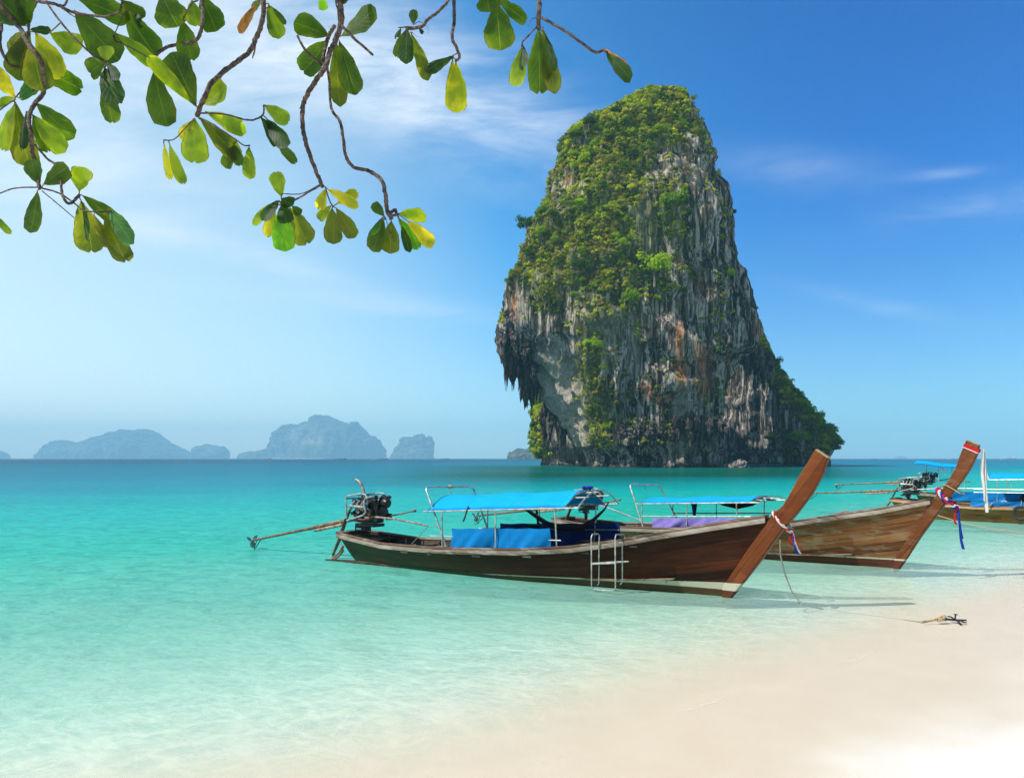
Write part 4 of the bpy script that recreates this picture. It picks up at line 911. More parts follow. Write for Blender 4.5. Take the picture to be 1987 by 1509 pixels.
def ribbon(pts, w0, w1, mat, name, parent, th=.004, wob=.03, seed=0, axis=Vector((1, 0, 0))):
    n = len(pts); V = []
    for i, p in enumerate(pts):
        k = i/(n-1); w = w0+(w1-w0)*k; p = Vector(p)
        for j in range(5):
            t = (j/4-.5)*w; V.append(p+axis*t+Vector((0, wob*math.sin(j*1.5+k*6+seed)*.4, 0)))
    V = np.array([tuple(v) for v in V]); V2 = V+np.array([0, th, 0]); q = gridquads(n, 5); N = len(V)
    rim = [(i*5, (i+1)*5, (i+1)*5+N, i*5+N) for i in range(n-1)]+[(i*5+4, (i+1)*5+4, (i+1)*5+4+N, i*5+4+N) for i in range(n-1)]
    return npmesh(name, np.concatenate([V, V2]), np.concatenate([q, q[:, ::-1]+N, rim]), mat=mat, parent=parent, smooth=True)
def coil(c, r, n, mat, name, label, cat='rope', rr=.014, seed=0, tilt=.3, tail=None):
    rg = random.Random(seed); pts = []
    for i in range(n*14):
        a = i*2*math.pi/14; k = r*(1+.12*math.sin(i*.7+seed)); pts.append(Vector(c)+Vector((math.cos(a)*k, math.sin(a)*k*.8, math.cos(a)*tilt*r+.006*i/14+.01*math.sin(i))))
    if tail: pts += [Vector(p) for p in tail]
    mb = MB(); mb.tube(pts, rr, 7); o = mb.build(name, mat, None, True); return tag(o, label, cat)
GRP = 'longtail boats moored by the beach'
# ================================================================== near boat
b1 = Boat((1415, 1158), 34.7)
stem1 = dict(joint=(9.81, 1.38), cap=((10.55, 2.54), (10.75, 2.40)), poly=[(9.0, .12), (9.03, .20), (9.40, .78), (9.81, 1.38), (9.84, 1.45), (9.93, 1.53), (10.03, 1.61), (10.10, 1.72), (10.16, 1.84), (10.23, 1.98), (10.31, 2.13), (10.43, 2.33), (10.55, 2.54), (10.75, 2.40), (10.66, 2.14), (10.57, 1.96), (10.49, 1.82), (10.38, 1.66), (10.25, 1.48), (10.05, 1.24), (9.88, 1.0), (9.70, .73), (9.44, .38), (9.15, .0), (9.0, -.12)])
MM = dict(hull=HULL1, inner=INNER, rail_pale=RAILP, rail_dark=RAILD, rib=DECKW, floor=DECKW, stem=STEM1, cap=ENDW)
build_boat(b1, 'nearest dark brown longtail boat with bright blue canopy and bare orange brown prow', GRP, MM, stem=stem1)
engine(b1, .50, 1.02, 1.22)
canopy(b1, 2.92, 6.25, 1.31, 1.50, .30, .80, BLUE, posts=(.12, .53, .94))
hoop(b1, (3.42, -.76, .55), (2.80, -.72, 1.80), (2.95, .74, 1.76), (3.45, .78, .55))
q = b1.un
hang(b1, 3.55, 5.93, -.78, .97, 1.09, .59, .69, BLUE2, seed=1)
hang(b1, 3.7, 6.6, .74, .98, 1.12, .42, .52, NAVY_SHADED, seed=4)
mb = MB(); mb.tube([(2.9, -.77, .78), (3.6, -.77, .8)], .013, 7); mb.tube([(5.85, -.75, .86), (6.15, -.74, .87)], .013, 7); mb.tube([(3.1, .76, .84), (6.6, .72, .98)], .013, 7); mb.build('side_rail', STEEL, b1.root, True)
# small struts from the stern to the hoop foot
mb = MB(); mb.tube([(2.42, -.18, .92), (2.2, -.5, .52)], .008, 6); mb.tube([(2.5, -.18, .92), (3.2, -.7, .95)], .007, 6); mb.build('tiller_lashing', GREYROPE, b1.root, True)
# rudder post gear under the stern
mb = MB(); mb.prism([(-.55, -.10), (-.5, .02), (.2, .06), (1.9, .03), (1.95, -.02), (.3, -.12)], -.50, -.42); mb.build('stern_plank', INNER, b1.root)
mb = MB(); mb.tube([(-.1, -.3, .35), (-.2, -.32, .15), (-.42, -.34, 0.01)], .04, 8); mb.tube([(-.02, -.36, .25), (-.14, -.38, .12), (-.3, -.4, .01)], .026, 8); mb.build('stern_knee', DECKW, b1.root, True)
# ladder hanging over the side
def lad_world(p): return b1.world(*p)
W_ = lambda x, y, z: b1.world(x, y, z)
L = empty('boarding_ladder', W_(7.0, -.78, 0)); tag(L, 'white tubular steel ladder hooked over the side of the nearest boat', 'ladder')
O_ = L.location
def tb(pts, r=.0125): mb = MB(); mb.tube([W_(*p)-O_ for p in pts], r, 9); return mb
x0, x1 = 6.86, 7.34
yb = -.80
o = tb([(x0, -.56, .86), (x0, -.56, .98), (x0, -.6, 1.02), (x0, yb-.02, 1.03), (x0, yb-.06, .98), (x0, yb-.05, .1), (x0+.04, yb-.05, .04), (x1-.04, yb-.05, .05), (x1, yb-.05, .11), (x1, yb-.06, 1.0), (x1, yb-.02, 1.05), (x1, -.52, 1.03), (x1, -.48, .99), (x1, -.48, .88)]); o.build('ladder_rail', STEEL, L, True)
o = tb([(x0+.09, yb+.06, .9), (x0+.09, yb+.06, .14), (x0+.05, yb+.06, .10)], .0105); o.build('inner_rail', STEEL, L, True)
o = tb([(x1+.07, yb+.08, .9), (x1+.07, yb+.08, .2), (x1+.03, yb+.08, .16)], .0105); o.build('inner_rail', STEEL, L, True)
o = tb([(x0, yb-.05, .50), (x1, yb-.05, .55)], .016); o.build('rung', STEEL, L, True)
o = tb([(x0+.02, yb-.04, .51), (x0+.15, yb+.1, .52), (x1+.1, yb+.1, .57), (x1+.2, yb+.06, .58), (x1, yb-.04, .56)], .012); o.build('rung', STEEL, L, True)
# hammock under the near canopy
Hm = empty('hammock', W_(5.1, .3, 1.)); tag(Hm, 'dark hammock with a pale panel slung beneath the nearest blue canopy', 'hammock'); O2 = Hm.location
mb = MB(); A = [(4.35, .35, 1.50), (4.7, .33, 1.30), (5.1, .3, 1.10), (5.5, .3, .99), (6.0, .3, 1.02), (6.25, .3, 1.18), (6.5, .3, 1.4), (6.6, .3, 1.55)]
mb.tube([W_(*p)-O2 for p in A], [.014, .022, .04, .07, .07, .04, .022, .014], 8); mb.build('sling', DARKC, Hm, True)
V = []
for i in range(9):
    k = i/8; a = Vector(W_(4.5+.85*k, .4, 1.43-.42*k))-O2; b = Vector(W_(4.72+.6*k, .4, 1.22-.20*k if k < .6 else 1.1-.1*k))-O2; V += [a, a.lerp(b, .5)+Vector((0, .02, 0)), b]
V = np.array([tuple(v) for v in V]); npmesh('panel', np.concatenate([V, V+np.array([0, .006, 0])]), np.concatenate([gridquads(9, 3), gridquads(9, 3)[:, ::-1]+27]), mat=PALEC, parent=Hm, smooth=True)
mb = MB(); mb.tube([W_(4.78, .5, 1.5)-O2, W_(4.82, .5, 1.2)-O2, W_(4.85, .5, .95)-O2], .025, 7); mb.box(W_(4.8, .4, .95)-O2, (.3, .1, .1), ch=.3); mb.build('hanging_bundle', DARKC, Hm, True)
coil(W_(1.95, -.28, .33), .13, 4, ROPE, 'rope_coil', 'coil of tan rope standing in the stern well of the nearest boat', seed=1, tilt=1.1)
coil(W_(2.75, -.25, .30), .16, 3, ROPE, 'rope_coil', 'loose loop of tan rope near the canopy foot in the nearest boat', seed=2, tilt=.8, rr=.011)
tagp = coil(W_(3.95, -.80, 1.27), .05, 3, RUBBER, 'hose_ring', 'small black ring of cord dangling from the near canopy edge', 'cord ring', seed=3, rr=.012, tilt=3.)
# blue bundle tied on top of the front of the canopy
mb = MB(); c = b1.world(6.28, .02, 1.83)
for i in range(6): mb.box(c+Vector((.03*i-.07, .012*math.sin(i*2), .012*math.sin(i*3))), (.07, .09, .06), Matrix.Rotation(i*.7, 3, 'Y'), .35)
o = mb.build('blue_bundle', RBLUE, None, True); tag(o, 'small dark blue cloth bundle tied on the front arch of the nearest canopy', 'cloth')
# garland at the prow
def garland(b, x, z, w, label, mats, tails, twist=.021, xend=None):
    root = empty('garland', b.world(x, 0, z)); tag(root, label, 'garland'); O = root.location
    for k, mt in enumerate(mats):
        pts = []
        for i in range(60):
            t = i/59; a = 2*math.pi*t; ph = a*7+k*2*math.pi/len(mats)
            cx = x+(xend[0]-x)*(.5-.5*math.cos(a)); cz = z+(xend[1]-z)*(.5-.5*math.cos(a)); cy = -w*math.sin(a)
            pts.append(b.world(cx+twist*.6*math.cos(ph), cy+(-.01 if cy < 0 else .01), cz+twist*.8*math.sin(ph))-O)
        mb = MB(); mb.tube(pts, twist*.62, 6); mb.build('twisted_band', mt, root, True)
    for (dx, dz, ln, lean, w0, mt, sd) in tails:
        pts = [b.world(xend[0]+dx+lean*t+.02*math.sin(t*5+sd), -.03-.05*math.sin(t*3), xend[1]+dz-ln*t)-O for t in np.linspace(0, 1, 14)]
        ribbon(pts, w0*.5, w0, mt, 'ribbon_tail', root, seed=sd, axis=Vector((b.u[0], b.u[1], 0)))
    return root
garland(b1, 9.86, 1.50, .14, 'red white and blue twisted garland with short ribbons round the nearest prow', (WHITEC, REDC, WHITEC), [(0, 0, .36, .12, .045, RBLUE, 0), (.01, 0, .34, .15, .035, WHITEC, 1), (-.02, 0, .22, .04, .035, REDC, 2), (.03, 0, .28, .14, .025, REDC, 3)], xend=(10.16, 1.18))
# mooring line to the anchor on the sand
pa = [b1.world(10.05, -.06, 1.15)]
pts = [b1.world(9.99, -.07, 1.05), b1.world(10.0, -.08, .8), Vector(wpt(1522, 1110, 13.42)), Vector(wpt(1536, 1146, 13.35)), Vector(wpt(1556, 1173, 13.2))]
def onsea(px, py, dz=.0):
    d = EYE*FPX/(py-HY); x = (px-CX)/FPX*d
    for _ in range(6): z = float(ground_z(np.array([[x]]), np.array([[d]]))[0, 0])+dz; d = (EYE-z)*FPX/(py-HY); x = (px-CX)/FPX*d
    return Vector((x, d, z))
gp = [onsea(px, py, .012 if px > 1745 else -.009) for px, py in [(1600, 1182), (1650, 1190), (1700, 1196), (1745, 1202), (1790, 1207), (1812, 1202), (1832, 1200)]]
mb = MB(); mb.tube(pts+gp, .013, 7); o = mb.build('mooring_rope', GREYROPE, None, True); tag(o, 'thin grey mooring rope sagging from the nearest prow to the beach anchor', 'rope')
an = onsea(1848, 1207, .02); A = empty('beach_anchor', an, .2); tag(A, 'dark folding anchor lying on the wet sand', 'anchor')
mb = MB(); mb.tube([(-.1, 0, .05), (.05, .02, .03), (.26, .03, .015)], [.016, .014, .012], 8); mb.torus((-.12, 0, .055), .025, .007, (0, 1, 0)); mb.build('shank', BLACKM, A, True)
for k, (a, b) in enumerate([((.1, -.12), .02), ((.0, -.16), .01), ((.14, .1), .09), ((.05, .12), .06)]):
    mb = MB(); tip = Vector((a[0], a[1], b)); mb.tube([(.06, .02, .03), Vector((.06, .02, .03)).lerp(tip, .6)+Vector((0, 0, .01)), tip], [.012, .011, .009], 7); mb.box(tip, (.05, .045, .012), Matrix.Rotation(.6*k, 3, 'Z'), .3); mb.build('fluke', BLACKM, A, True)
coil(an+Vector((-.16, 0, .04)), .05, 6, ROPE, 'rope_coil', 'small knotted bunch of yellow rope beside the beach anchor', seed=5, tilt=.5, rr=.012, tail=[an+Vector((-.3, .0, .03)), an+Vector((-.45, -.02, .02))])
# ================================================================== second boat
g2 = [(-.4, .66), (0, .62), (1.5, .53), (2.2, .55), (3.8, .60), (5.2, .69), (6.6, .85), (7.7, 1.07), (8.75, 1.27), (9.7, 1.50), (10.0, 1.57)]
b2 = Boat((1745, 1103), 41, gun=g2)
stem2 = dict(joint=(9.80, 1.50), cap=((10.41, 2.77), (10.64, 2.66)), th=.085, poly=[(9.0, .15), (9.05, .25), (9.40, .88), (9.74, 1.48), (9.89, 1.66), (9.97, 1.77), (10.07, 1.93), (10.2, 2.17), (10.28, 2.37), (10.35, 2.57), (10.41, 2.77), (10.64, 2.66), (10.60, 2.47), (10.54, 2.32), (10.46, 2.15), (10.34, 1.95), (10.22, 1.77), (10.11, 1.60), (9.99, 1.41), (9.82, 1.15), (9.54, .72), (9.28, .27), (9.10, -.02), (9.0, -.1)])
MM = dict(hull=HULL2, inner=INNER, rail_pale=RAILP, rail_dark=RAILD, rib=DECKW, floor=DECKW, stem=STEM2, cap=ENDW)
build_boat(b2, 'weathered plank longtail boat with purple side tarp and red banded prow', GRP, MM, stem=stem2)
engine(b2, .85, 1.10, .95, tail=(-3.6, .55), tiller=(2.66, .74), seed=5, second=True, stack=False)
canopy(b2, 3.0, 6.0, 1.24, 1.38, .12, .80, BLUE, posts=(.03, .46, .9))
hoop(b2, (3.12, -.78, .6), (2.66, -.72, 1.72), (2.72, .70, 1.66), (3.3, .78, .6), knot=False, frame=STEEL)
hang(b2, 3.4, 6.0, -.80, .88, 1.0, .62, .76, PURP, seed=8, wav=.035)
mb = MB(); mb.tube([(3.1, -.79, .90), (6.05, -.77, 1.03)], .016, 7); mb.tube([(3.1, .79, .90), (6.05, .77, 1.03)], .016, 7); mb.build('side_rail', STEEL, b2.root, True)
hm = MB(); hm.tube([b2.world(x, .3, z) for x, z in [(4.5, 1.36), (4.8, 1.24), (5.2, 1.19), (5.6, 1.26), (5.85, 1.38)]], [.015, .045, .07, .045, .02], 8); o = hm.build('hammock', DARKC, None, True); tag(o, 'rolled dark hammock sagging under the canopy of the purple tarp boat', 'hammock')
hm = MB(); hm.tube([b2.world(3.9, .5, z) for z in (1.33, 1.2, 1.0, .85)], [.05, .075, .05, .03], 9, rn=lambda i, j: .2*math.sin(j*2.)); o = hm.build('hanging_jacket', NAVY_SHADED, None, True); tag(o, 'dark jacket hanging at the stern end of the purple tarp boat', 'jacket')
coil(b2.world(7.9, -.2, 1.12), .17, 4, GREYROPE, 'rope_coil', 'grey rope coil heaped on the foredeck seen over the dark nearest rail', seed=9, tilt=.5)
# red band, white band and white scarf on prow top
a, b_ = Vector((10.385, 0, 2.69)), Vector((10.635, 0, 2.57))
dd = (b_-a).normalized(); up = Vector((-dd.z, 0, dd.x)); 
def band(off, h, mat, name, k): 
    mb = MB(); c = (a+b_)/2-up*off; w = .5*((b_-a).length)+.012; t = .098
    vs = []
    for z_ in (-h/2, h/2):
        for sx, sy in ((-1, -1), (1, -1), (1, 1), (-1, 1)): vs.append(c+dd*sx*w+Vector((0, sy*t, 0))+up*z_)
        for sx, sy in ((-1, -1), (1, -1), (1, 1), (-1, 1)): vs.append(c+dd*sx*(w-.01)+Vector((0, sy*(t-.01), 0))+up*z_)
    fs = []
    for i in range(4):
        j = (i+1) % 4; fs += [(i, j, 8+j, 8+i), (4+j, 4+i, 12+i, 12+j), (i, 4+i, 4+j, j), (8+i, 8+j, 12+j, 12+i)]
    mb.add([b2.world(v.x, v.y, v.z)-ro.location for v in vs], fs); return mb.build(name, mat, ro)
ro = empty('cloth_sash', b2.world(10.5, 0, 2.5)); tag(ro, 'red cloth band with long white scarf tied on the second prow', 'sash')
band(.02, .065, REDC, 'red_band', 0); band(.065, .02, WHITEC, 'white_band', 1)
for sd, (xx, ln, w0, w1) in enumerate([(10.70, .62, .04, .09), (10.72, 1.28, .04, .06), (10.69, 1.05, .03, .07)]):
    pts = [b2.world(xx+.06*t+.015*math.sin(t*7+sd), -.04-.02*sd, 2.58-ln*t)-ro.location for t in np.linspace(0, 1, 18)]
    ribbon(pts, w0, w1, WHITEC, 'scarf_tail', ro, seed=sd*2, axis=Vector((b2.u[0], b2.u[1], 0)), wob=.05)
garland(b2, 9.86, 1.74, .14, 'thick blue red and white twisted garland with long blue ribbons on the second prow', (RBLUE, WHITEC, REDC), [(0, .0, .62, .12, .06, RBLUE, 0), (.02, 0, .84, .12, .055, RBLUE, 1), (-.03, 0, .34, .02, .04, REDC, 2)], twist=.045, xend=(10.22, 1.36))
mb = MB(); p0 = [b2.world(10.0, -.1, 1.86), b2.world(10.14, -.11, 1.78), b2.world(10.3, -.1, 1.68), b2.world(10.36, 0, 1.66), b2.world(10.3, .1, 1.68), b2.world(10.0, .1, 1.86), b2.world(10.0, -.1, 1.86)]; mb.tube(p0, .012, 7); o = mb.build('tied_cord', ROPE, None, True); tag(o, 'thin tan cord looped round the neck of the second prow', 'cord')
# ================================================================== third and fourth boats at the right
def offb(st, d, ang, **k):
    b = Boat((1000, 1100), ang, **k); b.O = np.array([(st-CX)/FPX*d, d]); return b
g3 = [(-.4, .74), (0, .72), (1.5, .62), (3, .56), (5, .6), (7, .85), (8.5, 1.2), (9.85, 1.5)]
b3 = offb(1742, 33., 44, gun=g3)
MM = dict(hull=HULL3, inner=INNER, rail_pale=RAILO, rail_dark=RAILD, rib=DECKW, floor=DECKW, stem=STEM2, cap=ENDW)
build_boat(b3, 'ochre hulled longtail boat with blue side tarps at the right picture edge', GRP, MM, stem=stem1)
engine(b3, .55, 1.12, 1.1, tail=(-3.7, .85), tiller=(3.3, 1.25), seed=8, second=True, cage=STEEL, stack=False, hose=True)
canopy(b3, 3.4, 7.6, 1.62, 1.74, .22, .85, BLUE, posts=(.0, .3, .6, .95))
hang(b3, 2.9, 7.6, -.83, .78, .9, .58, .68, BLUE2, seed=3); hang(b3, 1.3, 7.4, .80, 1.06, 1.14, .7, .8, BLUE2, seed=5)
mb = MB(); mb.tube([(3.0, -.84, 1.24), (7.6, -.84, 1.3)], .016, 7); mb.tube([(3.0, -.84, 1.12), (7.6, -.84, 1.18)], .012, 7); mb.build('side_rail', STEEL, b3.root, True)
ty = empty('tyre_fender', b3.world(4.55, -.93, .42), b3.rot); tag(ty, 'black tyre hanging against the side of the ochre boat', 'tyre')
mb = MB(); mb.torus((0, 0, 0), .23, .05, (0, 1, 0), 32, 10); mb.build('tyre', RUBBER, ty, True)
mb = MB(); mb.tube([(0, -.01, .22), (.01, .04, .35), (0, .08, .45)], .01, 6); mb.build('fender_cord', ROPE, ty, True)
for i, (x, w, c_, lb) in enumerate([(4.5, .34, DARKC, 'round dark cushion between the blue tarps of the ochre boat'), (5.6, .45, BLACKM, 'square dark seat back beneath the canopy of the ochre boat')]):
    mb = MB(); mb.box((0, 0, 0), (w, .3, .42), ch=.3); mb.box((0, .02, .2), (w*.7, .22, .1), ch=.4); o = mb.build('seat_cushion', c_, None, True); o.location = b3.world(x, .1, .86); o.rotation_euler = (0, 0, b3.rot); tag(o, lb, 'seat')
mb = MB(); mb.box((0, 0, 0), (.5, .25, .1), Matrix.Rotation(.1, 3, 'Y'), .45); mb.box((.12, 0, .05), (.25, .2, .08), Matrix.Rotation(-.2, 3, 'Y'), .45); o = mb.build('folded_cloth', WHITEC, None, True); o.location = b3.world(3.8, -.55, .72); tag(o, 'crumpled white cloth lying by the near rail of the ochre boat', 'cloth')
coil(b3.world(3.5, -.86, .66), .14, 3, ROPE, 'rope_coil', 'tan rope heap on the near rail of the ochre boat', seed=12, tilt=.6)
mb = MB(); P = [b3.world(.7, -.5, .62)]; e_ = Vector(wpt(1990, 1034, 24)); s_ = Vector(wpt(1815, 998, 31)); n = 18
pts = [s_.lerp(e_, i/(n-1))+Vector((0, 0, -.10*math.sin(math.pi*i/(n-1)))) for i in range(n)]+[Vector((20.5, 17.5, .35)), Vector((24, 14, ground_z(np.array([[24.]]), np.array([[14.]]))[0, 0]))]
mb.tube([b3.world(.1, -.45, .68)]+pts, .018, 6); o = mb.build('mooring_rope', ROPE, None, True); tag(o, 'tan mooring rope stretched low over the water behind the second prow', 'rope')
mb = MB(); a_, c_ = Vector(wpt(1726, 975, 33)), Vector(wpt(1604, 996, 35)); mb.tube([a_.lerp(c_, i/9)+Vector((0, 0, -.1*math.sin(math.pi*i/9))) for i in range(10)]+[c_+Vector((-1.2, .3, -.25))], .014, 6); o = mb.build('mooring_rope', GREYROPE, None, True); tag(o, 'thin dark rope running from the ochre stern out to sea', 'rope')
mb = MB()
b4 = offb(1785, 39., 38, gun=g3)
MM = dict(hull=HULL4, inner=INNER, rail_pale=RAILP, rail_dark=RAILD, rib=DECKW, floor=DECKW, stem=STEM2, cap=ENDW)
build_boat(b4, 'farthest longtail boat at right with flat blue roof and tilted stern awning', GRP, MM, stem=stem2)
engine(b4, .35, 1.30, .95, tail=(-3.9, 1.05), tiller=(2.2, 1.30), seed=15, second=True, hose=False, stack=False)
canopy(b4, 3.6, 8.4, 1.60, 1.78, .10, .85, BLUE, posts=(.02, .5, .96))
mb = MB(); n, m_ = 12, 8; V = []
for i in range(n):
    for j in range(m_):
        k, t = i/(n-1), j/(m_-1)*2-1; V.append((-.1+2.2*k, t*.8, 2.16-.22*k+.12*(1-t*t)+.02*math.sin(k*9)))
V = np.array(V); npmesh('stern_awning', np.concatenate([V, V-np.array([0, 0, .03])]), np.concatenate([gridquads(n, m_), gridquads(n, m_)[:, ::-1]+n*m_]), mat=BLUE, parent=b4.root)
for x, y in ((.9, -.5), (1.3, .5), (2.0, -.6), (.2, .5)):
    mb = MB(); mb.tube([(x, y, .6), (x, y, 2.14-.1*x)], .02, 7); mb.build('awning_post', STEEL, b4.root, True)
mb = MB(); mb.tube([(.95, -.52, 2.0), (1.05, -.54, 1.9), (1.15, -.54, 1.75), (1.2, -.55, 1.62)], [.05, .06, .04, .02], 7); mb.build('tied_rag', WHITEC, b4.root, True)
# ================================================================== tiny craft near the horizon
def tiny(px, Y, L, label, mat):
    p = Vector(((px-CX)/FPX*Y, Y, 0)); r = empty('distant_boat', p, .15); tag(r, label, 'boat', 'boats far out near the horizon')
    n = 15; V = []
    for i in range(n):
        k = i/(n-1); w = .09*L*math.sin(math.pi*min(1, k*.9+.06))**.6; z = .05*L*(1+1.8*k**4)
        V += [((k-.5)*L, -w, z), ((k-.5)*L, -w*.5, -.2), ((k-.5)*L, w*.5, -.2), ((k-.5)*L, w, z)]
    mb = MB(); mb.add(V, [tuple(q) for q in gridquads(n, 4, True)]+[(0, 1, 2, 3), (n*4-1, n*4-2, n*4-3, n*4-4)]); mb.build('hull', mat, r)
    mb = MB(); mb.box((-.05*L, 0, .15*L), (.4*L, .14*L, .02*L), ch=.3)
    for a in (-.2, .1):
        for b in (-.05, .05): mb.tube([(a*L, b*L, .04*L), (a*L, b*L, .15*L)], .008*L, 5)
    mb.build('canopy', BLUE2 if mat is HULL4 else WHITEC, r)
for px, Y, L, lb, mt in [(517, 1900, 22, 'tiny dark boat off the left end of the white strand', HULL4), (661, 1500, 20, 'tiny dark boat right of the white strand, before the largest island', HULL4), (743, 1500, 20, 'tiny dark boat by the right foot of the largest island', HULL4), (863, 2000, 20, 'tiny dark boat right of the steep rounded islet', HULL4),
                       (1847, 1900, 26, 'tiny white boat on the horizon left of the second prow', WHITEC), (1957, 1700, 36, 'long low tiny boat on the horizon at the far right', WHITEC)]: tiny(px, Y, L, lb, mt)
# ------------------------------------------------------------------ overhanging beach almond tree
TD = 3.1
m, nt, out = newmat('almond_leaf'); c = attr(nt, 'tint', 'Color'); sp = attr(nt, 'spot'); co = coords(nt); uv = nd(nt, 'TexCoord').outputs['UV']; u, v, _ = sep(nt, uv)
au = mth(nt, 'ABSOLUTE', u)
mid_ = smooth(nt, au, .015, .05, 1., 0.)
ln = mth(nt, 'FRACT', mth(nt, 'MULTIPLY', mth(nt, 'SUBTRACT', v, mth(nt, 'MULTIPLY', au, .28)), 8.)); sv = smooth(nt, mth(nt, 'ABSOLUTE', mth(nt, 'SUBTRACT', ln, .5)), .0, .10, 1., 0.)
vein = mth(nt, 'MAXIMUM', mid_, mth(nt, 'MULTIPLY', sv, .4))
n = noise(nt, co, 22, 4, .6); n3 = smooth(nt, noise(nt, co, 9, 3), .35, .65); c = mix(nt, n3, mix(nt, 1., c, (.55, .66, .6), 'MULTIPLY'), mix(nt, 1., c, (1.5, 1.3, 1.1), 'MULTIPLY')); c = mix(nt, mth(nt, 'MULTIPLY', smooth(nt, au, .55, 1.), .5), c, mix(nt, 1., c, (1.9, 1.6, 1.), 'MULTIPLY'))
c = mix(nt, mth(nt, 'MULTIPLY', vein, .35), c, mix(nt, .5, c, (.45, .50, .12)))
s1 = smooth(nt, noise(nt, co, 60, 4, .7), .62, .68); c = mix(nt, mth(nt, 'MULTIPLY', s1, mth(nt, 'ADD', mth(nt, 'MULTIPLY', sp, .9), .12)), c, (.16, .035, .008))
edge = smooth(nt, au, .82, 1.); c = mix(nt, mth(nt, 'MULTIPLY', mth(nt, 'MULTIPLY', edge, smooth(nt, noise(nt, co, 9, 2), .45, .6)), .7), c, (.10, .05, .015))
bn = bump(nt, mth(nt, 'ADD', vein, mth(nt, 'MULTIPLY', n, .6)), .5, .004)
d = nd(nt, 'BsdfDiffuse', {0: c, 'Normal': bn}); t = nd(nt, 'BsdfTranslucent', {0: mix(nt, 1., c, (2.8, 2.6, .6), 'MULTIPLY'), 'Normal': bn})
g_ = nd(nt, 'BsdfGlossy', {'Color': (1, 1, 1, 1), 'Roughness': .55, 'Normal': bn})
s = nd(nt, 'MixShader', {0: .76, 1: d.outputs[0], 2: t.outputs[0]}); s2 = nd(nt, 'MixShader', {0: .02, 1: s.outputs[0], 2: g_.outputs[0]}); nt.links.new(s2.outputs[0], out.inputs[0])
ALM = m
m, nt, out = newmat('knobbly_bark'); co = coords(nt); a = noise(nt, co, 45, 5, .65); b = noise(nt, co, 140, 3, .6)
vr = nd(nt, 'TexVoronoi', {'Vector': co, 'Scale': 130.}, feature='F1').outputs[0]
principled(nt, out, mix(nt, smooth(nt, mth(nt, 'ADD', mth(nt, 'MULTIPLY', a, .7), mth(nt, 'MULTIPLY', b, .3)), .36, .64), (.028, .017, .013), (.17, .12, .09)), .9, normal=bump(nt, mth(nt, 'ADD', a, mth(nt, 'MULTIPLY', vr, 1.2)), .9, .004))
ABARK = m
KC = {'g': (.045, .092, .006), 'o': (.075, .098, .008), 'y': (.20, .27, .015), 'Y': (.36, .33, .018), 'd': (.015, .05, .018), 'b': (.24, .09, .03), 'G': (.08, .22, .010), 't': (.03, .11, .05)}
LA = 2.959; LC_ = 3.974
A_L = """200 10 10 130 150 d|150 150 30 30 150 g|165 160 185 -20 110 g|200 185 320 420 140 Y|285 190 440 245 135 y|170 170 310 195 45 d|170 180 20 290 150 o|175 190 60 430 170 o|180 380 395 450 130 g|180 250 200 490 150 o|90 560 -10 420 100 Y|90 560 -30 590 55 y|90 590 105 920 140 o|85 590 -10 850 110 y|110 565 200 455 80 t|205 590 370 755 115 g|190 660 335 850 110 y|150 640 160 880 60 d|185 660 235 845 90 g|425 60 600 268 190 g|440 -10 690 45 130 g|690 0 805 60 75 g|715 60 850 278 150 g|745 60 838 172 50 d|665 190 830 305 85 y|610 352 488 400 110 g|612 352 620 272 110 y|618 362 715 492 60 d|600 390 722 632 120 d|590 480 588 660 105 g|885 400 905 672 145 g|1050 118 1085 332 120 g|930 -30 1000 128 175 g|1100 0 1120 135 90 y|1150 -30 1212 135 150 g|1128 612 1030 358 170 g|1110 600 905 385 85 y|1160 600 1332 535 125 y|1180 640 1372 715 90 y|1120 680 1092 916 160 y|1112 690 1000 765 70 Y|1142 670 1320 848 110 o|1340 835 1275 945 72 g|1340 825 1368 938 62 g|1430 838 1395 990 74 y|940 820 950 1008 48 Y|972 822 1008 1022 68 y|1515 602 1640 672 85 y|1492 670 1605 835 70 d|1530 680 1682 900 85 d|1572 790 1675 902 55 g|1480 20 1350 155 60 b|1540 20 1572 170 92 g|1560 40 1634 125 32 g|1500 0 1430 30 60 g|226 1062 198 925 100 g|248 1060 432 985 105 g|455 1100 498 968 112 y|215 1095 148 1325 105 g|465 1150 432 1405 150 o|465 1150 545 1392 58 d|470 1120 655 1262 85 g|630 1200 800 1420 105 t|600 1232 662 1472 130 o|540 1232 575 1400 80 o|-45 1215 15 1322 40 g"""
B_L = """560 210 372 165 150 g|545 230 372 355 130 g|625 210 838 92 135 g|600 230 578 528 100 o|615 232 690 495 118 g|510 -20 520 40 52 G|620 -20 668 25 52 d|285 1132 262 998 82 y|255 1152 95 1268 60 y|250 1182 178 1342 62 Y|270 1150 202 1292 78 d|282 1140 362 1188 78 d|290 1172 325 1292 90 d|280 1182 282 1422 125 G|330 1190 405 1372 135 o|345 1182 388 1225 50 g|540 1080 488 1186 60 Y|545 1082 718 1178 62 Y|600 1172 728 1112 62 Y|570 1180 494 1258 60 y|575 1190 558 1370 100 o|596 1192 690 1342 84 o|876 1242 812 1178 56 g|868 1245 785 1410 105 g|860 1262 800 1360 50 t|915 1265 902 1446 105 o|956 1226 1106 1215 95 y|952 1246 1062 1396 72 G|1000 1262 1150 1388 85 Y|975 1292 1032 1472 48 d"""
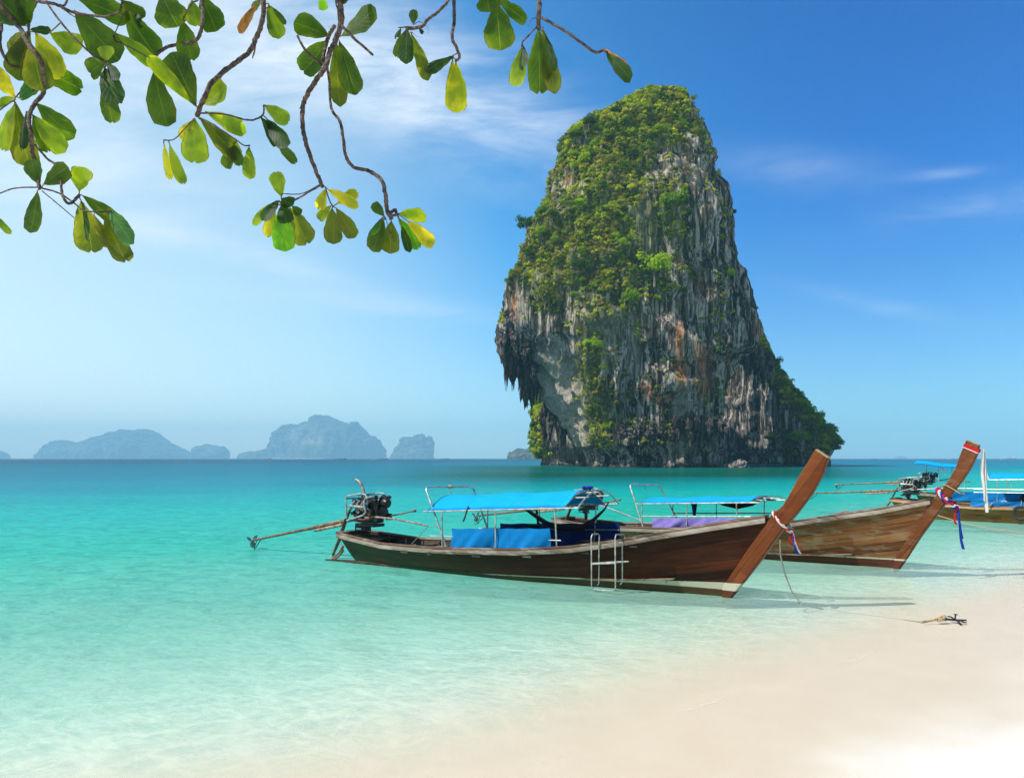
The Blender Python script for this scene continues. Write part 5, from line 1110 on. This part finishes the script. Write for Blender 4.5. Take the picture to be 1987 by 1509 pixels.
C_L = """246 190 250 90 70 g|188 228 105 402 95 g|150 215 118 300 45 d|200 222 195 515 112 d|226 250 340 530 100 o|560 425 342 578 105 d|552 440 500 680 55 Y|575 472 572 840 162 Y|810 -60 830 76 170 g|890 -20 1125 80 125 g|888 20 915 305 225 g|1085 358 1035 636 130 y|1092 350 1100 562 72 d|1212 218 1228 636 182 g|1242 212 1348 686 125 o|1262 260 1340 560 60 d|1705 368 1915 425 44 b|1735 408 1915 642 95 d|290 215 322 262 30 d"""
def parse(s, sc, ox): 
    r = []
    for q in s.split('|'):
        w = q.split(); f = [float(k)/sc for k in w[:5]]; r.append((f[0]+ox, f[1], f[2]+ox, f[3], f[4], w[5]))
    return r
LEAVES = parse(A_L, LA, 0)+parse(B_L, LA, 450)+parse(C_L, LC_, 740)
BRS = [  # (scale, x offset, depth shift, name of pieces: list of (points, radius px))
 (LA, 0, .0, [([(0, 20), (60, 100), (120, 170), (165, 260), (230, 340), (250, 430), (250, 530), (190, 610), (165, 680), (180, 780), (185, 870), (215, 960), (225, 1085)], (14, 11)),
              ([(-140, 1240), (-40, 1135), (0, 1110), (90, 1080), (215, 1075)], (4, 4)), ([(200, 830), (270, 910), (340, 970), (355, 1100), (380, 1160), (410, 1165), (455, 1120)], (6, 9)), ([(240, 1080), (340, 1110), (430, 1170), (480, 1210), (545, 1215), (640, 1215)], (5, 4)), ([(240, 1095), (330, 1170), (425, 1250)], (3, 3))]),
 (LA, 0, .12, [([(5, -60), (8, 140), (0, 210), (5, 280), (60, 375), (150, 390), (185, 440), (190, 520)], (12, 7)), ([(230, -60), (205, 20), (170, 100), (165, 165), (160, 200)], (9, 6)), ([(-60, 660), (0, 630), (50, 595), (90, 570)], (4, 4)), ([(185, 440), (140, 500), (90, 560)], (5, 4))]),
 (LA, 0, -.08, [([(130, -60), (200, 0), (270, 15), (330, 30), (430, 75), (540, 92), (620, 95), (690, 65)], (12, 6)), ([(270, 20), (350, 130), (450, 240), (540, 320), (610, 355), (600, 390)], (6, 6)), ([(330, 30), (430, 100)], (5, 3)), ([(390, -20), (340, 30)], (8, 5)), ([(600, 390), (592, 480)], (4, 3))]),
 (LA, 0, .05, [([(1160, -60), (1165, 90), (1150, 190), (1110, 240), (1020, 255), (940, 280), (890, 330), (875, 390)], (12, 9)), ([(650, 230), (740, 270), (830, 320), (865, 365)], (3, 3)), ([(1140, -60), (1100, 20), (1060, 90), (1050, 118)], (5, 4)), ([(650, 195), (665, 240), (700, 240)], (6, 3)), ([(690, 60), (700, 20), (720, -60)], (5, 6)), ([(720, 60), (660, 190)], (3, 3))]),
 (LA, 0, -.05, [([(1520, -60), (1510, 100), (1470, 220), (1430, 300), (1340, 370), (1220, 470), (1170, 570), (1130, 665)], (14, 14)), ([(1465, 240), (1462, 290), (1450, 335)], (8, 3)), ([(1140, 650), (1280, 655), (1420, 690), (1480, 680), (1512, 655), (1515, 605)], (5, 5)), ([(1140, 680), (1260, 740), (1350, 800), (1400, 835), (1435, 835)], (4, 4)), ([(1115, 680), (1060, 740), (1000, 800), (940, 805)], (3, 4))]),
 (LA, 450, .0, [([(615, -60), (630, 100), (600, 220), (560, 300), (540, 380), (490, 450), (440, 530), (410, 600), (405, 700), (420, 800), (450, 900), (490, 1000), (522, 1075)], (18, 11)), ([(595, -60), (608, 60), (612, 120)], (5, 4)), ([(590, 150), (560, 200), (540, 260), (525, 340), (535, 390)], (11, 10)), ([(375, 205), (430, 300), (520, 375)], (6, 9)), ([(632, 150), (710, 230), (770, 280), (808, 315)], (8, 7)), ([(415, 590), (388, 625)], (6, 2)),
                 ([(520, 1060), (430, 1110), (355, 1152), (290, 1170)], (4, 6)), ([(505, 1060), (400, 1112), (290, 1112)], (3, 3)), ([(535, 1070), (560, 1150), (582, 1188)], (4, 4))]),
 (LA, 450, .06, [([(545, 370), (560, 480), (570, 620), (620, 700), (640, 800), (655, 900), (700, 960), (780, 980), (855, 1030), (880, 1110), (890, 1200), (915, 1255)], (7, 13)), ([(915, 1240), (955, 1230)], (9, 6)), ([(885, 1260), (905, 1320), (932, 1388)], (2, 2)), ([(900, 1230), (935, 1205), (945, 1225)], (10, 8))]),
 (LC_, 740, .0, [([(560, -120), (520, 0), (440, 90), (360, 150), (320, 200), (240, 220), (200, 218)], (10, 13)), ([(290, 215), (200, 210), (130, 215)], (9, 3)), ([(320, 180), (290, 170), (250, 190)], (3, 3)), ([(340, 190), (365, 230), (362, 262)], (1.5, 1)), ([(240, 255), (280, 285), (315, 288)], (1.5, 1))]),
 (LC_, 740, .1, [([(560, -120), (562, 150), (545, 290), (580, 370), (602, 440), (570, 475)], (16, 10))]),
 (LC_, 740, -.05, [([(1215, -120), (1218, 60), (1212, 130), (1212, 220)], (20, 17)), ([(1230, 135), (1400, 230), (1570, 350), (1650, 405), (1710, 390), (1740, 405)], (11, 10)), ([(1200, 205), (1130, 280), (1088, 328), (1085, 360)], (6, 6)), ([(1190, 140), (1160, 150), (1130, 210)], (3, 2))]),
 (LC_, 740, .15, [([(850, -160), (860, -60), (888, 20)], (9, 5))]),
]
tree = empty('beach_almond_tree', (2.6, -3.2, float(ground_z(np.array([[2.6]]), np.array([[-3.2]]))[0, 0]))); tag(tree, 'broad leaved almond tree hanging knobbly branches over the top left of the view', 'tree')
TO = tree.location
def rad(r0, r1, n, sc, dep): return [((r0+(r1-r0)*i/(n-1))/sc)*dep/FPX*.98 for i in range(n)]
def smoothpts(P, k=6):
    out = []; n = len(P)
    for i in range(n-1):
        p0, p1, p2, p3 = P[max(i-1, 0)], P[i], P[i+1], P[min(i+2, n-1)]
        for j in range(k):
            t = j/k; out.append(.5*((2*p1)+(p2-p0)*t+(2*p0-5*p1+4*p2-p3)*t*t+(3*p1-p0-3*p2+p3)*t*t*t))
    out.append(P[-1]); return out
mb = MB(); rg = random.Random(9)
tr = smoothpts([Vector(p) for p in [(2.6, -3.2, TO.z-.3), (2.5, -3.1, 1.2), (2.3, -2.6, 2.3), (1.9, -1.9, 3.4), (1.5, -1.0, 4.3)]]); mb.tube([p-TO for p in tr], [.20-.09*i/(len(tr)-1) for i in range(len(tr))], 14, rn=lambda i, j: .06*math.sin(i*1.7+j*2)); mb.build('trunk', ABARK, tree, True)
LIMBS = [[(1.5, -1.0, 4.3), (1.2, .6, 4.8), (.9, 2.2, 4.85), (.35, 3.05, 4.65), (-.1, 3.15, 4.5), (-.5, 3.12, 4.5), (-1.0, 3.1, 4.55), (-1.6, 3.1, 4.5), (-2.15, 3.12, 4.42)],
         [(1.5, -1.0, 4.3), (.4, .6, 4.9), (-.9, 2.0, 5.0), (-1.9, 2.9, 4.7), (-2.5, 3.2, 3.9), (-2.35, 3.15, 3.0)]]
for Lm in LIMBS:
    P = smoothpts([Vector(p) for p in Lm]); mb = MB(); mb.tube([p-TO for p in P], [.10-.075*i/(len(P)-1) for i in range(len(P))], 12, rn=lambda i, j: .1*math.sin(i*2.7+j*2)); mb.build('limb', ABARK, tree, True)
limbpts = [q for Lm in LIMBS for q in smoothpts([Vector(p) for p in Lm])]
def leafgeo(bx, by, tx, ty, w, kind, dep, rg, acc):
    B = Vector(wpt(bx, by, dep)); T0 = Vector(wpt(tx, ty, dep)); L = (T0-B).length; wd = w*.575/FPX*dep
    d = (T0-B).normalized(); down = -d.z
    # leaves hang with the upper side turned up and away, so the sun comes through them
    lean = (.42+rg.uniform(-.25, .3))*L*(1 if down > -.2 else -.6); lean = lean if kind not in 'dt' else lean*-.7
    T = T0+Vector((0, lean, 0)); d = (T-B); Ln = d.length; d.normalize(); side = Vector((d.z, 0, -d.x)); side = (side-d*side.dot(d)).normalized(); nrm = d.cross(side).normalized()
    if nrm.y > 0: nrm = -nrm
    nu, nv = 15, 7; base = len(acc['v']); cup = rg.uniform(.05, .30)*(-1 if rg.random() < .3 else 1); bend = rg.uniform(-.12, .18); ph = rg.uniform(0, 6); tilt = rg.uniform(-.35, .35)
    notch = rg.random() < .35; col = Vector(KC[kind])*rg.uniform(.85, 1.15); spot = {'Y': .55, 'y': .15, 'b': .8}.get(kind, rg.random()*.12)
    curl = rg.uniform(.4, .9) if (kind in 'dt' and rg.random() < .5) else 0
    for i in range(nu):
        t = i/(nu-1); pr = (max(t-.02, 0)**.85)*(max(1-t, 0)**.36)*2.02; pr = min(pr, 1.04)
        if i == nu-1: pr = .10 if not notch else .2
        for j in range(nv):
            s_ = (j/(nv-1))*2-1; wob = 1+.05*math.sin(t*13+ph+(s_ > 0)*2)+.03*math.sin(t*29+ph)
            tt = t-(.05*(1-abs(s_))**1.5 if (notch and i == nu-1) else 0)
            x = s_*wd*pr*wob; h = cup*abs(s_)**1.5*wd*pr+bend*Ln*math.sin(t*math.pi)*.5+.012*Ln*math.sin(t*17+s_*3+ph)*abs(s_)
            if curl and s_ > .2: h -= curl*wd*(s_-.2)**2*2; 
            p = B+d*(Ln*tt)+side*x*math.cos(tilt)+nrm*(h+x*math.sin(tilt)); acc['v'].append(tuple(p)); acc['uv'].append((s_, t)); acc['c'].append((*col, 1)); acc['s'].append(spot*(.3+t))
    acc['q'] += [(base+a[0], base+a[1], base+a[2], base+a[3]) for a in gridquads(nu, nv).tolist()]
    # petiole
    n0 = len(acc['pet']); acc['pet'].append((B-d*.0, B+d*Ln*.10))
binfo = []
for k, (sc, ox, dz, pieces) in enumerate(BRS):
    dep = TD+dz; mb = MB(); allp = []
    for j, (pts, (r0, r1)) in enumerate(pieces):
        P = [Vector(wpt(x/sc+ox, y/sc, dep+.05*math.sin(i*1.3+k)*(j > -1))) for i, (x, y) in enumerate(pts)]
        if pts[0][1] <= 20 and j == 0 and k not in (6,):
            e = min(limbpts, key=lambda q: (q-P[0]).length+abs(q.x-P[0].x)); P = [e, e.lerp(P[0], .5)+Vector((.03, .02, .0))]+P; n_add = 2
        elif pts[0][1] < 0 and j > 0:
            e = min(limbpts, key=lambda q: (q-P[0]).length); P = [e]+P
        Q = smoothpts(P); r = rad(r0, r1, len(Q), sc, dep)
        Q = [q+Vector((rg.uniform(-1, 1), rg.uniform(-1, 1), rg.uniform(-1, 1)))*r[min(i, len(r)-1)]*.14 for i, q in enumerate(Q)]
        mb.tube([q-TO for q in Q], r, 9, rn=lambda i, j_, s=k: .13*math.sin(i*2.9+s)+.10*math.sin(i*1.3+j_*2.1)); allp += Q
    nm = mb.build('branch', ABARK, tree, True); binfo.append((nm, allp, dep))
def newacc(): return dict(v=[], q=[], uv=[], c=[], s=[], pet=[])
def flush(a, name, parent, stalks):
    """one blade (or the mass of leaves above the view) with its stalk in the same mesh"""
    mb = MB()
    for t_ in stalks: mb.tube([p for p in t_], [.0024, .0022, .0012], 6)
    n0 = len(a['v']); V = [tuple(v) for v in a['v']]+[tuple(p) for p in mb.v]; m_ = len(mb.v)
    quads = list(a['q'])+[tuple(q+n0 for q in f) for f in mb.f if len(f) == 4]
    uvs = a['uv']+[(0, .5)]*m_; c = a['c']+[(.12, .10, .03, 1)]*m_; sp_ = a['s']+[0.]*m_
    return npmesh(name, np.array(V)-np.array(TO), np.array(quads), mat=ALM, parent=parent, smooth=True, uv=np.array(uvs), attrs={'tint': np.array(c), 'spot': np.array(sp_)})
print('LEAVES', len(LEAVES))
for li, (bx, by, tx, ty, w, kd) in enumerate(LEAVES):
    b = Vector(wpt(bx, by, TD)); flat = lambda q: Vector((q.x/q.y*TD, TD, EYE+(q.z-EYE)/q.y*TD))
    best = min(range(len(BRS)), key=lambda k: min((flat(q)-b).length for q in binfo[k][1])); near = min(binfo[best][1], key=lambda q: (flat(q)-b).length)
    dep = near.y+rg.uniform(-.012, .02)+(.015 if kd in 'go' else 0)
    a = newacc(); leafgeo(bx, by, tx, ty, w*.98, kd, dep, rg, a); p0, p1 = a['pet'][-1]
    flush(a, 'leaf', binfo[best][0], [(near if (near-p0).length < .12 else p0-(p1-p0)*.3, p0, p1)])
# leaves on the limbs above the picture
rg2 = random.Random(31); a = newacc(); n_ = 0
for i in range(90):
    q = rg2.choice(limbpts[6:])
    if q.z < 4.35 or q.y < 1.5: continue
    px0, py0 = CX+FPX*q.x/q.y, HY-FPX*(q.z-EYE)/q.y
    ang = rg2.uniform(0, 6.28); Lp = rg2.uniform(60, 95)*3.1/q.y
    ex, ey = px0+Lp*math.cos(ang), py0-abs(Lp*math.sin(ang))*.9
    if max(ey, py0) > -70: continue
    leafgeo(px0, py0, ex, ey, Lp*.55, rg2.choice('ggoy'), q.y, rg2, a); n_ += 1
up_ = flush(a, 'upper_leaves', tree, [(p0, (p0+p1)/2, p1) for p0, p1 in a['pet']]); tag(up_, kind='stuff')
# ------------------------------------------------------------------ haze
m, nt, out = newmat('sea_haze')
vp = nd(nt, 'VolumePrincipled', {'Color': (.42, .82, 1., 1), 'Density': 1.85e-4, 'Anisotropy': .0}); nt.links.new(vp.outputs[0], out.inputs[1])
mb = MB(); s0, s1, y0, y1, z0, z1 = -9300, 9300, -3300, 9400, -7.2, 370
mb.add([(s0, y0, z0), (s1, y0, z0), (s1, y1, z0), (s0, y1, z0), (s0, y0, z1), (s1, y0, z1), (s1, y1, z1), (s0, y1, z1)], [(0, 3, 2, 1), (4, 5, 6, 7), (0, 1, 5, 4), (1, 2, 6, 5), (2, 3, 7, 6), (3, 0, 4, 7)])
hz = mb.build('haze', m); tag(hz, kind='stuff'); hz['label'] = 'pale sea haze softening the far islands'
